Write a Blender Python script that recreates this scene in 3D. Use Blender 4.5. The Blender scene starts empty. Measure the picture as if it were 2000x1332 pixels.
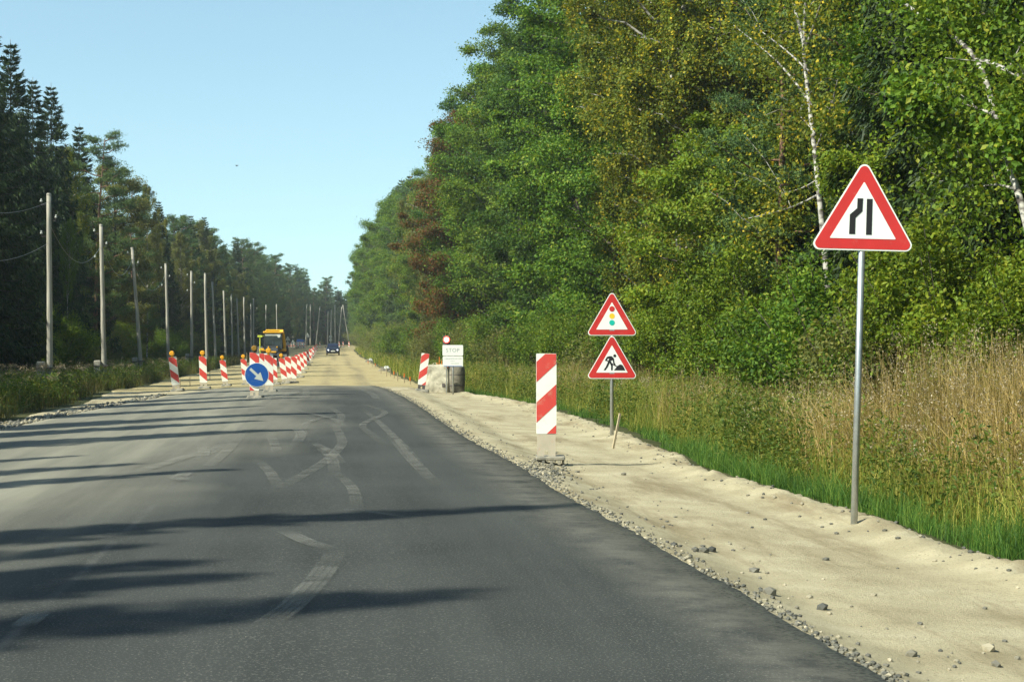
import bpy, math, random
import numpy as np
from math import radians as R, sin, cos, tan, pi
sc = bpy.context.scene
COL = sc.collection
# ------------------------------------------------------------------ camera, sky, sun, exposure
YAW = math.atan(345.0/3400.0)            # the road runs along +Y, the camera looks a little to its right
CAMH = 1.5
cd = bpy.data.cameras.new('camera'); cam = bpy.data.objects.new('camera', cd); COL.objects.link(cam)
cd.sensor_width = 36.0; cd.lens = 36.0*3400/2000; cd.clip_start = 0.2; cd.clip_end = 6000
cam.location = (0, 0, CAMH); cam.rotation_euler = (R(90), 0, -YAW)
sc.camera = cam
SUN_EL, SUN_AZ = R(42), R(25)            # elevation; how far behind the road's perpendicular (sun on the left)
w = bpy.data.worlds.new('World'); sc.world = w; w.use_nodes = True
nt = w.node_tree; bg = nt.nodes['Background']
sky = nt.nodes.new('ShaderNodeTexSky'); sky.sky_type = 'NISHITA'; sky.sun_disc = False
sky.sun_elevation = SUN_EL; sky.sun_rotation = R(270) - SUN_AZ
sky.air_density = 1.0; sky.dust_density = 0.5; sky.ozone_density = 1.6
tint = nt.nodes.new('ShaderNodeMix'); tint.data_type = 'RGBA'; tint.blend_type = 'MULTIPLY'; tint.inputs[0].default_value = 1
tint.inputs[7].default_value = (1.12, 1.20, 1.0, 1)
tcw = nt.nodes.new('ShaderNodeTexCoord'); va = nt.nodes.new('ShaderNodeVectorMath'); va.operation = 'ADD'; va.inputs[1].default_value = (0, 0, .08)
vn = nt.nodes.new('ShaderNodeVectorMath'); vn.operation = 'NORMALIZE'; nt.links.new(tcw.outputs['Generated'], va.inputs[0]); nt.links.new(va.outputs[0], vn.inputs[0]); nt.links.new(vn.outputs[0], sky.inputs[0])
nt.links.new(sky.outputs[0], tint.inputs[6]); nt.links.new(tint.outputs[2], bg.inputs[0]); bg.inputs[1].default_value = 0.116
sl = bpy.data.lights.new('sun', 'SUN'); sl.energy = 4.9; sl.angle = R(0.5); sl.color = (0.98, 0.97, 0.81)
sun = bpy.data.objects.new('sun', sl); COL.objects.link(sun)
SD = np.array([cos(SUN_EL)*cos(SUN_AZ), cos(SUN_EL)*sin(SUN_AZ), -sin(SUN_EL)])   # travel direction of the light
from mathutils import Vector, Matrix
sun.rotation_euler = Vector(SD).to_track_quat('-Z', 'Y').to_euler()
sun.location = (-40, -20, 60)
sc.view_settings.view_transform = 'Standard'; sc.view_settings.look = 'None'
sc.view_settings.exposure = 0.76; sc.view_settings.gamma = 1.0
sc.cycles.max_bounces = 6; sc.cycles.diffuse_bounces = 3; sc.cycles.volume_bounces = 1
sc.cycles.transparent_max_bounces = 12

# ------------------------------------------------------------------ helpers
def px2dir(px):
    return YAW + math.atan((px-1000.0)/3400.0)
def at(px, ppm):                          # ground-plan point seen in column px at a scale of ppm pixels to the metre
    d = 3400.0/ppm; xc = (px-1000.0)/ppm
    return (xc*cos(YAW)+d*sin(YAW), -xc*sin(YAW)+d*cos(YAW))
def atX(px, X):                           # point on the line at lateral offset X seen in column px
    return (X, X/tan(px2dir(px)))
def sstep(a, b, x):
    t = np.clip((x-a)/(b-a), 0, 1); return t*t*(3-2*t)
_P = np.random.default_rng(7).random((256, 256))
def vnoise(x, y):
    xi = np.floor(x).astype(int); yi = np.floor(y).astype(int)
    fx = x-xi; fy = y-yi; fx = fx*fx*(3-2*fx); fy = fy*fy*(3-2*fy)
    g = lambda a, b: _P[a & 255, b & 255]
    return (g(xi, yi)*(1-fx)+g(xi+1, yi)*fx)*(1-fy)+(g(xi, yi+1)*(1-fx)+g(xi+1, yi+1)*fx)*fy-0.5
def fbm(x, y, o=4):
    s = 0; a = 1
    for k in range(o):
        s = s+a*vnoise(x*2**k+17*k, y*2**k+31*k); a *= 0.5
    return s
def asphalt_right(Y): return np.interp(Y, [0, 9, 11, 14, 17, 20, 25, 30, 38, 46, 54, 58], [2.5, 2.42, 2.38, 2.3, 2.2, 2.2, 2.05, 1.95, 1.92, 1.82, 1.56, 1.3])
def asphalt_left(Y): return np.interp(Y, [0, 25, 31, 37, 44, 50, 55, 58.5], [-6.3, -6.2, -6.1, -5.9, -5.4, -4.8, -4.2, -3.6])
def edge_right(Y): return np.interp(Y, [0, 10, 13, 18, 23, 30, 45, 52, 62, 100, 300, 340], [5.3, 5.2, 5.2, 5.0, 4.85, 5.2, 5.3, 4.6, 3.7, 3.3, 3.2, 6.0])+0.28*fbm(np.asarray(Y)*0.45, np.asarray(Y)*0+3.3, 3)
def edge_left(Y): return np.interp(Y, [0, 30, 45, 58, 66, 90, 300, 340], [-7.1, -7.0, -6.7, -7.4, -8.4, -8.6, -8.0, -12])+0.3*fbm(np.asarray(Y)*0.4, np.asarray(Y)*0+9.3, 3)
def gz(X, Y):                             # the lie of the land
    X = np.asarray(X, float); Y = np.asarray(Y, float)
    near = 1-sstep(57, 70, Y)
    lon = np.interp(Y, [0, 58, 72, 120, 230, 340, 460, 3000], [0, 0, -0.3, -0.36, -0.45, 0.25, 0.5, 0.5])
    cross = np.where(X < -1.5, -0.032*(-1.5-X).clip(0, 5.0), -0.006*(X+1.5).clip(0, 4.2))
    er = edge_right(Y); el = edge_left(Y)
    sh = -0.13*sstep(2.3, 3.0, X)*near-0.05*sstep(3.0, 4.4, X)*near
    ridge = 0.07*np.exp(-((X-(er-0.25))/0.3)**2)*near
    ditch = -0.36*sstep(0.1, 2.2, X-er)+0.25*sstep(3.6, 6.5, X-er)
    dl = -0.12*sstep(0.1, 2.5, el-X)
    z = cross+sh+ridge+ditch+dl+lon
    return z
def rough(X, Y):                          # clods and ruts, zero under the pavement
    X = np.asarray(X, float); Y = np.asarray(Y, float)
    er = edge_right(Y)
    a = 0.009+0.05*np.exp(-((X-(er-0.2))/0.28)**2)+0.05*sstep(0, 1, X-er)
    return a*(fbm(X*7.1, Y*5.3, 5)+.25*fbm(X*1.1, Y*.6, 2))*sstep(0.0, 0.25, np.maximum(X-asphalt_right(Y)-.04, asphalt_left(Y)-.04-X)*np.where(Y < 58, 1, 1)+np.where(Y < 58, 0, 9))
def G(X, Y): return float(gz(X, Y)+rough(X, Y))
def atg(px, py):                          # ground point under pixel
    z = -0.1
    for _ in range(30):
        ppm = (py-666.0)/(CAMH-z); X, Y = at(px, ppm); z = 0.5*z+0.5*float(gz(X, Y))
    return X, Y, G(X, Y), (py-666.0)/(CAMH-z)

class MB:
    def __init__(s): s.V = []; s.F = []; s.M = []; s.n = 0
    def add(s, V, F, m=0):
        V = np.asarray(V, float).reshape(-1, 3); F = np.asarray(F, int)
        if F.ndim == 1: F = F[None]
        s.V.append(V); s.F.append(F+s.n); s.M.append(m); s.n += len(V)
        return s
    def box(s, c, d, m=0, rz=0, taper=1.0, bev=0.0):
        x, y, z = [k/2 for k in d]; t = taper
        if bev > 0:
            b = bev
            ring = []
            for zz, f, q in ((-z, 1, b), (-z+b, 1, 0), (z-b, t, 0), (z, t, b)):
                xx, yy = x*f-q, y*f-q
                ring.append([(-xx+b, -yy, zz), (xx-b, -yy, zz), (xx, -yy+b, zz), (xx, yy-b, zz), (xx-b, yy, zz), (-xx+b, yy, zz), (-xx, yy-b, zz), (-xx, -yy+b, zz)])
            V = np.array(ring).reshape(-1, 3)
            F = [(8*r+i, 8*r+(i+1) % 8, 8*(r+1)+(i+1) % 8, 8*(r+1)+i) for r in range(3) for i in range(8)]
        else:
            V = np.array([(-x, -y, -z), (x, -y, -z), (x, y, -z), (-x, y, -z), (-x*t, -y*t, z), (x*t, -y*t, z), (x*t, y*t, z), (-x*t, y*t, z)])
            F = [(0, 3, 2, 1), (4, 5, 6, 7), (0, 1, 5, 4), (1, 2, 6, 5), (2, 3, 7, 6), (3, 0, 4, 7)]
        if rz:
            c_, s_ = cos(rz), sin(rz); V = V @ np.array([[c_, s_, 0], [-s_, c_, 0], [0, 0, 1]])
        n0 = s.n
        s.add(V+np.array(c), F, m)
        if bev > 0:
            s.V.append(np.zeros((0, 3))); s.F.append(np.array([[n0+i for i in range(7, -1, -1)]])); s.M.append(m)
            s.V.append(np.zeros((0, 3))); s.F.append(np.array([[n0+24+i for i in range(8)]])); s.M.append(m)
        return s
    def tube(s, P, r, n=8, m=0, cap=True):
        P = np.asarray(P, float); k = len(P); r = np.broadcast_to(np.asarray(r, float), (k,))
        T = np.gradient(P, axis=0); T /= np.linalg.norm(T, axis=1)[:, None]+1e-9
        ref = np.array([0., 0, 1]) if abs(T[0][2]) < 0.9 else np.array([1., 0, 0])
        A = np.cross(T, ref); A /= np.linalg.norm(A, axis=1)[:, None]+1e-9; B = np.cross(T, A)
        th = np.arange(n)*2*pi/n
        V = P[:, None]+r[:, None, None]*(np.cos(th)[None, :, None]*A[:, None]+np.sin(th)[None, :, None]*B[:, None])
        i = np.arange(k-1)[:, None]; j = np.arange(n)[None]; j2 = (j+1) % n
        F = np.stack([i*n+j, (i+1)*n+j, (i+1)*n+j2, i*n+j2], -1).reshape(-1, 4)
        n0 = s.n; s.add(V.reshape(-1, 3), F, m)
        if cap:
            for q, o in ((0, 1), (k-1, -1)):
                s.V.append(np.zeros((0, 3))); s.F.append(np.array([[n0+q*n+z for z in range(n)][::o]])); s.M.append(m)
        return s
    def prism(s, poly, y0, y1, m=0):       # outline in the xz plane, front at y0 < y1
        n = len(poly); p = np.array(poly, float)
        V = np.concatenate([np.c_[p[:, 0], np.full(n, y0), p[:, 1]], np.c_[p[:, 0], np.full(n, y1), p[:, 1]]])
        n0 = s.n
        s.add(V, [(i, (i+1) % n, n+(i+1) % n, n+i) for i in range(n)], m)
        for F in ([n0+i for i in range(n)], [n0+n+i for i in range(n)][::-1]):
            s.V.append(np.zeros((0, 3))); s.F.append(np.array([F])); s.M.append(m)
        return s
    def lathe(s, prof, n=16, m=0, c=(0, 0, 0)):
        th = np.arange(n)*2*pi/n; pr = np.array(prof, float)
        V = np.stack([pr[:, 0][:, None]*np.cos(th), pr[:, 0][:, None]*np.sin(th), np.repeat(pr[:, 1][:, None], n, 1)], -1)
        k = len(pr); i = np.arange(k-1)[:, None]; j = np.arange(n)[None]; j2 = (j+1) % n
        F = np.stack([i*n+j, i*n+j2, (i+1)*n+j2, (i+1)*n+j], -1).reshape(-1, 4)
        return s.add(V.reshape(-1, 3)+np.array(c), F, m)
    def xf(s, M):
        M = np.array(M); s.V = [v @ M[:3, :3].T+M[:3, 3] for v in s.V]; return s
    def build(s, name, mats, parent=None, smooth=False):
        me = bpy.data.meshes.new(name)
        V = np.concatenate(s.V); me.vertices.add(len(V)); me.vertices.foreach_set('co', V.astype(np.float32).ravel())
        loops = np.concatenate([f.ravel() for f in s.F]); tot = np.concatenate([np.full(len(f), f.shape[1]) for f in s.F])
        me.loops.add(len(loops)); me.loops.foreach_set('vertex_index', loops.astype(np.int32))
        st = np.concatenate([[0], np.cumsum(tot)[:-1]])
        me.polygons.add(len(tot)); me.polygons.foreach_set('loop_start', st.astype(np.int32)); me.polygons.foreach_set('loop_total', tot.astype(np.int32))
        mi = np.concatenate([np.full(len(f), m) for f, m in zip(s.F, s.M)])
        me.polygons.foreach_set('material_index', mi.astype(np.int32))
        me.polygons.foreach_set('use_smooth', np.full(len(tot), bool(smooth)))
        for m in (mats if isinstance(mats, (list, tuple)) else [mats]): me.materials.append(m)
        me.update(calc_edges=True); me.validate()
        o = bpy.data.objects.new(name, me)
        if parent != 'unlinked':
            COL.objects.link(o)
            if parent is not None: o.parent = parent
        return o

def tag(o, label=None, cat=None, group=None, kind=None):
    if label: o['label'] = label
    if cat: o['category'] = cat
    if group: o['group'] = group
    if kind: o['kind'] = kind
    return o
def empty(name, loc, rz=0, label=None, cat=None, group=None):
    o = bpy.data.objects.new(name, None); COL.objects.link(o); o.empty_display_size = 0.2
    o.location = loc; o.rotation_euler = (0, 0, rz)
    return tag(o, label, cat, group)
def copy_tree(o, parent=None):
    c = o.copy(); COL.objects.link(c); c.parent = parent
    for ch in [k for k in KIDS.get(o.name, [])]: copy_tree(ch, c)
    return c
KIDS = {}
def index_kids():
    KIDS.clear()
    for o in bpy.data.objects:
        if o.parent: KIDS.setdefault(o.parent.name, []).append(o)

# ------------------------------------------------------------------ materials
def new_mat(name):
    m = bpy.data.materials.new(name); m.use_nodes = True
    b = m.node_tree.nodes['Principled BSDF']; return m, m.node_tree, b
def simple(name, col, rough=0.6, metal=0, var=0.12, scale=6.0, emis=None, estr=0, bump=0.0, dirt=None, dscale=3.0, dlo=0.5, dhi=0.75):
    m, t, b = new_mat(name); N = t.nodes; L = t.links
    b.inputs['Roughness'].default_value = rough; b.inputs['Metallic'].default_value = metal
    tc = N.new('ShaderNodeTexCoord')
    n = N.new('ShaderNodeTexNoise'); n.inputs['Scale'].default_value = scale; n.inputs['Detail'].default_value = 5
    L.new(tc.outputs['Object'], n.inputs['Vector'])
    r = N.new('ShaderNodeValToRGB'); L.new(n.outputs['Fac'], r.inputs[0])
    lo = [c*(1-var) for c in col]; hi = [min(1, c*(1+var)) for c in col]
    r.color_ramp.elements[0].position = 0.3; r.color_ramp.elements[1].position = 0.7
    r.color_ramp.elements[0].color = (*lo, 1); r.color_ramp.elements[1].color = (*hi, 1)
    out = r.outputs[0]
    if dirt:
        n2 = N.new('ShaderNodeTexNoise'); n2.inputs['Scale'].default_value = dscale; n2.inputs['Detail'].default_value = 8; n2.inputs['Roughness'].default_value = 0.65
        L.new(tc.outputs['Object'], n2.inputs['Vector'])
        mr = N.new('ShaderNodeMapRange'); mr.inputs[1].default_value = dlo; mr.inputs[2].default_value = dhi
        L.new(n2.outputs['Fac'], mr.inputs[0])
        mx = N.new('ShaderNodeMix'); mx.data_type = 'RGBA'; L.new(mr.outputs[0], mx.inputs[0]); L.new(out, mx.inputs[6]); mx.inputs[7].default_value = (*dirt, 1)
        out = mx.outputs[2]
    L.new(out, b.inputs['Base Color'])
    if bump:
        bp = N.new('ShaderNodeBump'); bp.inputs['Strength'].default_value = bump; bp.inputs['Distance'].default_value = 0.02
        L.new(n.outputs['Fac'], bp.inputs['Height']); L.new(bp.outputs[0], b.inputs['Normal'])
    if emis: b.inputs['Emission Color'].default_value = (*emis, 1); b.inputs['Emission Strength'].default_value = estr
    return m
def ramp_mat(name, stops, transl=0.35, rough=0.55, clump=0.25, cscale=0.5, hue=0.012, spec=0.2, tcol=1.3):
    """leaf and blade material: colour by leaf, drifting slowly through the crown and from plant to plant"""
    m, t, b = new_mat(name); N = t.nodes; L = t.links
    g = N.new('ShaderNodeNewGeometry'); r = N.new('ShaderNodeValToRGB'); r.color_ramp.interpolation = 'LINEAR'
    el = r.color_ramp.elements
    while len(el) < len(stops): el.new(0.5)
    for e, (p, c) in zip(el, stops): e.position = p; e.color = (*c, 1)
    n = N.new('ShaderNodeTexNoise'); n.inputs['Scale'].default_value = cscale; n.inputs['Detail'].default_value = 3
    L.new(g.outputs['Position'], n.inputs['Vector'])
    a = N.new('ShaderNodeMath'); a.operation = 'MULTIPLY_ADD'; L.new(n.outputs['Fac'], a.inputs[0]); a.inputs[1].default_value = clump*2; a.inputs[2].default_value = -clump
    ad = N.new('ShaderNodeMath'); ad.operation = 'ADD'; ad.use_clamp = True; L.new(g.outputs['Random Per Island'], ad.inputs[0]); L.new(a.outputs[0], ad.inputs[1])
    L.new(ad.outputs[0], r.inputs[0])
    oi = N.new('ShaderNodeObjectInfo')
    hs = N.new('ShaderNodeHueSaturation')
    h = N.new('ShaderNodeMapRange'); h.inputs[3].default_value = 0.5-hue; h.inputs[4].default_value = 0.5+hue; L.new(oi.outputs['Random'], h.inputs[0]); L.new(h.outputs[0], hs.inputs['Hue'])
    v = N.new('ShaderNodeMapRange'); v.inputs[3].default_value = 0.78; v.inputs[4].default_value = 1.2; L.new(n.outputs['Fac'], v.inputs[0]); v.inputs[1].default_value = 0.3; v.inputs[2].default_value = 0.7; L.new(v.outputs[0], hs.inputs['Value'])
    L.new(r.outputs[0], hs.inputs['Color']); L.new(hs.outputs[0], b.inputs['Base Color'])
    b.inputs['Roughness'].default_value = rough; b.inputs['Specular IOR Level'].default_value = spec
    tr = N.new('ShaderNodeBsdfTranslucent'); gm = N.new('ShaderNodeVectorMath'); gm.operation = 'MULTIPLY'; gm.inputs[1].default_value = (tcol*1.1, tcol, tcol*0.5)
    L.new(hs.outputs[0], gm.inputs[0]); L.new(gm.outputs[0], tr.inputs[0])
    mx = N.new('ShaderNodeMixShader'); mx.inputs[0].default_value = transl
    L.new(b.outputs[0], mx.inputs[1]); L.new(tr.outputs[0], mx.inputs[2]); L.new(mx.outputs[0], N['Material Output'].inputs[0])
    return m
M = {}
M['leaf_green'] = ramp_mat('leaf_green', [(0, (0.0438, 0.0983, 0.0099)), (.5, (0.0941, 0.1757, 0.0149)), (.88, (0.1646, 0.2459, 0.0215)), (1, (0.2262, 0.2508, 0.0250))])
M['leaf_light'] = ramp_mat('leaf_light', [(0, (0.0651, 0.1238, 0.0108)), (.6, (0.1419, 0.2260, 0.0158)), (1, (0.2222, 0.2562, 0.0220))])
M['leaf_dark'] = ramp_mat('leaf_dark', [(0, (0.0254, 0.0716, 0.0124)), (.6, (0.0572, 0.1235, 0.0171)), (1, (0.1080, 0.1730, 0.0218))])
M['leaf_gold'] = ramp_mat('leaf_gold', [(0, (0.0655, 0.1089, 0.0135)), (.5, (0.1254, 0.1693, 0.0185)), (.84, (0.1963, 0.2116, 0.0211)), (.94, (0.3706, 0.3145, 0.0211)), (1, (0.5234, 0.4233, 0.0253))], clump=.12, cscale=0.3)
M['leaf_grey'] = ramp_mat('leaf_grey', [(0, (0.0915, 0.1158, 0.0308)), (.6, (0.1527, 0.1709, 0.0440)), (1, (0.2444, 0.2315, 0.0528))], cscale=0.3)
M['leaf_rust'] = ramp_mat('leaf_rust', [(0, (0.0373, 0.0897, 0.0103)), (.3, (0.0748, 0.0897, 0.0117)), (.6, (0.1246, 0.0686, 0.0142)), (1, (0.1994, 0.0843, 0.0227))], clump=0.35, cscale=0.35)
M['spruce'] = ramp_mat('spruce_needles', [(0, (0.0124, 0.0306, 0.0086)), (.6, (0.0290, 0.0558, 0.0130)), (1, (0.0621, 0.0855, 0.0173))], transl=0.12, cscale=0.8)
M['pine'] = ramp_mat('pine_needles', [(0, (0.0446, 0.0896, 0.0310)), (.6, (0.0891, 0.1518, 0.0435)), (1, (0.1485, 0.2070, 0.0517))], transl=0.12, cscale=0.8)
M['grass_green'] = ramp_mat('green_grass', [(0, (0.0322, 0.0862, 0.0157)), (.6, (0.0805, 0.1780, 0.0291)), (1, (0.2048, 0.2871, 0.0504))], cscale=1.6, clump=.4)
M['grass_mixed'] = ramp_mat('mixed_grass', [(0, (0.0705, 0.1365, 0.0184)), (.4, (0.1539, 0.2184, 0.0306)), (.75, (0.3206, 0.3140, 0.0612)), (1, (0.5387, 0.4778, 0.1224))], cscale=0.5, clump=0.4)
M['reed'] = ramp_mat('dry_reed', [(0, (0.0866, 0.1010, 0.0167)), (.3, (0.2116, 0.1745, 0.0453)), (.7, (0.3846, 0.2938, 0.1057)), (1, (0.5385, 0.4225, 0.1737))], cscale=0.6, clump=0.3, transl=.25)
M['seed'] = ramp_mat('grey_seed_heads', [(0, (0.1875, 0.1380, 0.0880)), (.6, (0.3000, 0.2400, 0.1650)), (1, (0.4500, 0.3720, 0.2750))], transl=.25, cscale=2)
M['weed'] = ramp_mat('weed_leaves', [(0, (0.0479, 0.0958, 0.0154)), (.6, (0.1023, 0.1596, 0.0230)), (1, (0.2322, 0.2169, 0.0384))], cscale=0.8, clump=.35)

def bark(name, a, b_, sx=4, sz=0.8, lo=.4, hi=.6, bump=.6):
    m, t, b = new_mat(name); N = t.nodes; L = t.links
    tc = N.new('ShaderNodeTexCoord'); mp = N.new('ShaderNodeMapping'); mp.inputs['Scale'].default_value = (sx, sx, sz); L.new(tc.outputs['Object'], mp.inputs[0])
    n = N.new('ShaderNodeTexNoise'); n.inputs['Scale'].default_value = 3; n.inputs['Detail'].default_value = 6; L.new(mp.outputs[0], n.inputs['Vector'])
    r = N.new('ShaderNodeValToRGB'); r.color_ramp.elements[0].position = lo; r.color_ramp.elements[1].position = hi
    r.color_ramp.elements[0].color = (*a, 1); r.color_ramp.elements[1].color = (*b_, 1)
    L.new(n.outputs['Fac'], r.inputs[0]); L.new(r.outputs[0], b.inputs['Base Color']); b.inputs['Roughness'].default_value = .85
    bp = N.new('ShaderNodeBump'); bp.inputs['Strength'].default_value = bump; L.new(n.outputs['Fac'], bp.inputs['Height']); L.new(bp.outputs[0], b.inputs['Normal'])
    return m
M['birch_bark'] = bark('birch_bark', (.05, .04, .035), (.38, .36, .32), 1.6, 2.6, .40, .56)
M['bark'] = bark('brown_bark', (.045, .035, .025), (.13, .11, .085))
M['pine_bark'] = bark('pine_bark', (.07, .045, .03), (.25, .13, .07))
M['pole_wood'] = bark('weathered_pole_wood', (.20, .19, .15), (.46, .43, .36), 10, .35, .3, .7, .5)

def asphalt_mat():
    m, t, b = new_mat('asphalt'); N = t.nodes; L = t.links
    tc = N.new('ShaderNodeTexCoord'); sx = N.new('ShaderNodeSeparateXYZ'); L.new(tc.outputs['Object'], sx.inputs[0])
    def noise(scale, detail=5, vec=None, rough=.5):
        n = N.new('ShaderNodeTexNoise'); n.inputs['Scale'].default_value = scale; n.inputs['Detail'].default_value = detail; n.inputs['Roughness'].default_value = rough
        L.new(vec if vec else tc.outputs['Object'], n.inputs['Vector']); return n.outputs['Fac']
    def mr(i, a, b_, c=0., d=1.):
        q = N.new('ShaderNodeMapRange'); q.inputs[1].default_value = a; q.inputs[2].default_value = b_; q.inputs[3].default_value = c; q.inputs[4].default_value = d; L.new(i, q.inputs[0]); return q.outputs[0]
    def mul(a, b_, op='MULTIPLY'):
        q = N.new('ShaderNodeMath'); q.operation = op; L.new(a, q.inputs[0])
        if isinstance(b_, (int, float)): q.inputs[1].default_value = b_
        else: L.new(b_, q.inputs[1])
        return q.outputs[0]
    def mix(f, a, b_):
        q = N.new('ShaderNodeMix'); q.data_type = 'RGBA'
        L.new(f, q.inputs[0])
        for k, v in ((6, a), (7, b_)):
            if isinstance(v, tuple): q.inputs[k].default_value = (*v, 1)
            else: L.new(v, q.inputs[k])
        return q.outputs[2]
    mp = N.new('ShaderNodeMapping'); mp.inputs['Scale'].default_value = (1.0, .06, 1); L.new(tc.outputs['Object'], mp.inputs[0])
    streak = noise(1.6, 6, mp.outputs[0], .6); patch = noise(.35, 5)
    # base bitumen, long wear streaks
    base = mix(mr(streak, .35, .65), (.030, .033, .0315), (.050, .053, .050))
    base = mix(mr(patch, .4, .65, 0, .6), base, (.060, .063, .059))
    # dust carried onto the left lane
    wob = mul(mr(noise(.18, 4), 0, 1, -1.6, 1.6), sx.outputs['X'], 'ADD')
    wob = mul(wob, mr(sx.outputs['Y'], 12, 30, 1.0, -.9), 'ADD')
    lane = mr(wob, -.8, -3.2)
    dust = mul(lane, mr(streak, .25, .7, .35, 1.0))
    far = mr(sx.outputs['Y'], 9, 16, 0.45, 1.0)
    dust = mul(dust, far)
    base = mix(mul(dust, .9), base, (.27, .255, .20))
    # pale dust at the very edges and where gravel starts
    e = mr(sx.outputs['Y'], 52, 58.2, 0, .55)
    base = mix(mul(e, mr(noise(.8, 5), .35, .6)), base, (.30, .27, .19))
    ea = N.new('ShaderNodeAttribute'); ea.attribute_name = 'edge'
    er = mul(mr(ea.outputs['Fac'], .75, .05, 0, .85), mr(noise(2.2, 6, None, .7), .34, .60))
    base = mix(er, base, (.19, .18, .145))
    er2 = mul(mr(ea.outputs['Fac'], .22, .0, 0, 1), mr(noise(30, 4, None, .7), .42, .55)); base = mix(er2, base, (.26, .24, .18))
    sm = N.new('ShaderNodeMath'); sm.operation = 'ABSOLUTE'; L.new(mul(mul(mr(noise(.4, 2), 0, 1, -.05, .05), sx.outputs['X'], 'ADD'), 1.62, 'ADD'), sm.inputs[0])
    base = mix(mul(mr(sm.outputs[0], .05, .01, 0, .5), mr(noise(1.1, 3), .4, .6)), base, (.10, .10, .095))
    # aggregate
    ag = noise(70, 4, None, .65); fine = mr(ag, .56, .66)
    base = mix(mul(fine, .60), base, (.20, .195, .175))
    sp = N.new('ShaderNodeTexVoronoi'); sp.inputs['Scale'].default_value = 26; L.new(tc.outputs['Object'], sp.inputs['Vector'])
    base = mix(mul(mr(sp.outputs['Distance'], .10, .05), mr(noise(3.1, 2), .56, .66)), base, (.45, .43, .36))
    L.new(base, b.inputs['Base Color']); b.inputs['Roughness'].default_value = .9; b.inputs['Specular IOR Level'].default_value = .15
    bp = N.new('ShaderNodeBump'); bp.inputs['Strength'].default_value = .5; bp.inputs['Distance'].default_value = .006; L.new(ag, bp.inputs['Height']); L.new(bp.outputs[0], b.inputs['Normal'])
    return m
M['asphalt'] = asphalt_mat()
def soil_mat(name, cols, streak_col=None, streak=(.3, .12), bump=.5, amt=.6, track=None):
    m, t, b = new_mat(name); N = t.nodes; L = t.links
    tc = N.new('ShaderNodeTexCoord')
    def noise(scale, detail=5, vec=None, rough=.6):
        n = N.new('ShaderNodeTexNoise'); n.inputs['Scale'].default_value = scale; n.inputs['Detail'].default_value = detail; n.inputs['Roughness'].default_value = rough
        L.new(vec if vec else tc.outputs['Object'], n.inputs['Vector']); return n.outputs['Fac']
    r = N.new('ShaderNodeValToRGB'); el = r.color_ramp.elements
    while len(el) < len(cols): el.new(.5)
    for e, (p, c) in zip(el, cols): e.position = p; e.color = (*c, 1)
    L.new(noise(1.3, 9), r.inputs[0]); out = r.outputs[0]
    def mix(f, a, c):
        q = N.new('ShaderNodeMix'); q.data_type = 'RGBA'; L.new(f, q.inputs[0]); L.new(a, q.inputs[6]); q.inputs[7].default_value = (*c, 1); return q.outputs[2]
    def mr(i, a, b_, c=0., d=1.):
        q = N.new('ShaderNodeMapRange'); q.inputs[1].default_value = a; q.inputs[2].default_value = b_; q.inputs[3].default_value = c; q.inputs[4].default_value = d; L.new(i, q.inputs[0]); return q.outputs[0]
    if streak_col:
        mp = N.new('ShaderNodeMapping'); mp.inputs['Scale'].default_value = (1.3, .22, 1); L.new(tc.outputs['Object'], mp.inputs[0])
        out = mix(mr(noise(1.5, 7, mp.outputs[0], .65), .50, .66, 0, amt), out, streak_col)
    if track:                              # darker wheel paths pressed into the gravel
        sx = N.new('ShaderNodeSeparateXYZ'); L.new(tc.outputs['Object'], sx.inputs[0])
        mp = N.new('ShaderNodeMapping'); mp.inputs['Scale'].default_value = (1, .03, 1); L.new(tc.outputs['Object'], mp.inputs[0])
        for X0, W, A in track:
            q = N.new('ShaderNodeMath'); q.operation = 'SUBTRACT'; L.new(sx.outputs['X'], q.inputs[0]); q.inputs[1].default_value = X0
            q2 = N.new('ShaderNodeMath'); q2.operation = 'ABSOLUTE'; L.new(q.outputs[0], q2.inputs[0])
            a = mr(q2.outputs[0], W, W*.25, 0, 1)
            k = N.new('ShaderNodeMath'); k.operation = 'MULTIPLY'; L.new(a, k.inputs[0]); L.new(mr(noise(1.2, 6, mp.outputs[0]), .38, .6, 0, A), k.inputs[1])
            out = mix(k.outputs[0], out, streak_col)
    sp = noise(45, 4); out = mix(mr(sp, .56, .68, 0, .6), out, tuple(c*.5 for c in cols[0][1]))
    L.new(out, b.inputs['Base Color']); b.inputs['Roughness'].default_value = .95; b.inputs['Specular IOR Level'].default_value = .1
    bp = N.new('ShaderNodeBump'); bp.inputs['Strength'].default_value = bump; bp.inputs['Distance'].default_value = .03
    L.new(noise(34, 6, None, .75), bp.inputs['Height']); L.new(bp.outputs[0], b.inputs['Normal'])
    return m
M['shoulder'] = soil_mat('sandy_shoulder', [(.3, (.31, .265, .17)), (.5, (.39, .34, .225)), (.7, (.48, .425, .295))], (.20, .155, .09), amt=.7, bump=.6)
M['gravel_road'] = soil_mat('yellow_gravel', [(.3, (.28, .225, .11)), (.5, (.38, .31, .165)), (.7, (.45, .375, .21))], (.21, .175, .11), amt=.30, track=[(-.25, .55, .8), (1.25, .6, .7), (-2.4, .8, .5)])
M['ground'] = soil_mat('forest_verge_soil', [(.3, (.035, .045, .018)), (.5, (.065, .070, .028)), (.7, (.11, .10, .045))], (.05, .045, .02))
M['dust'] = None

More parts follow.
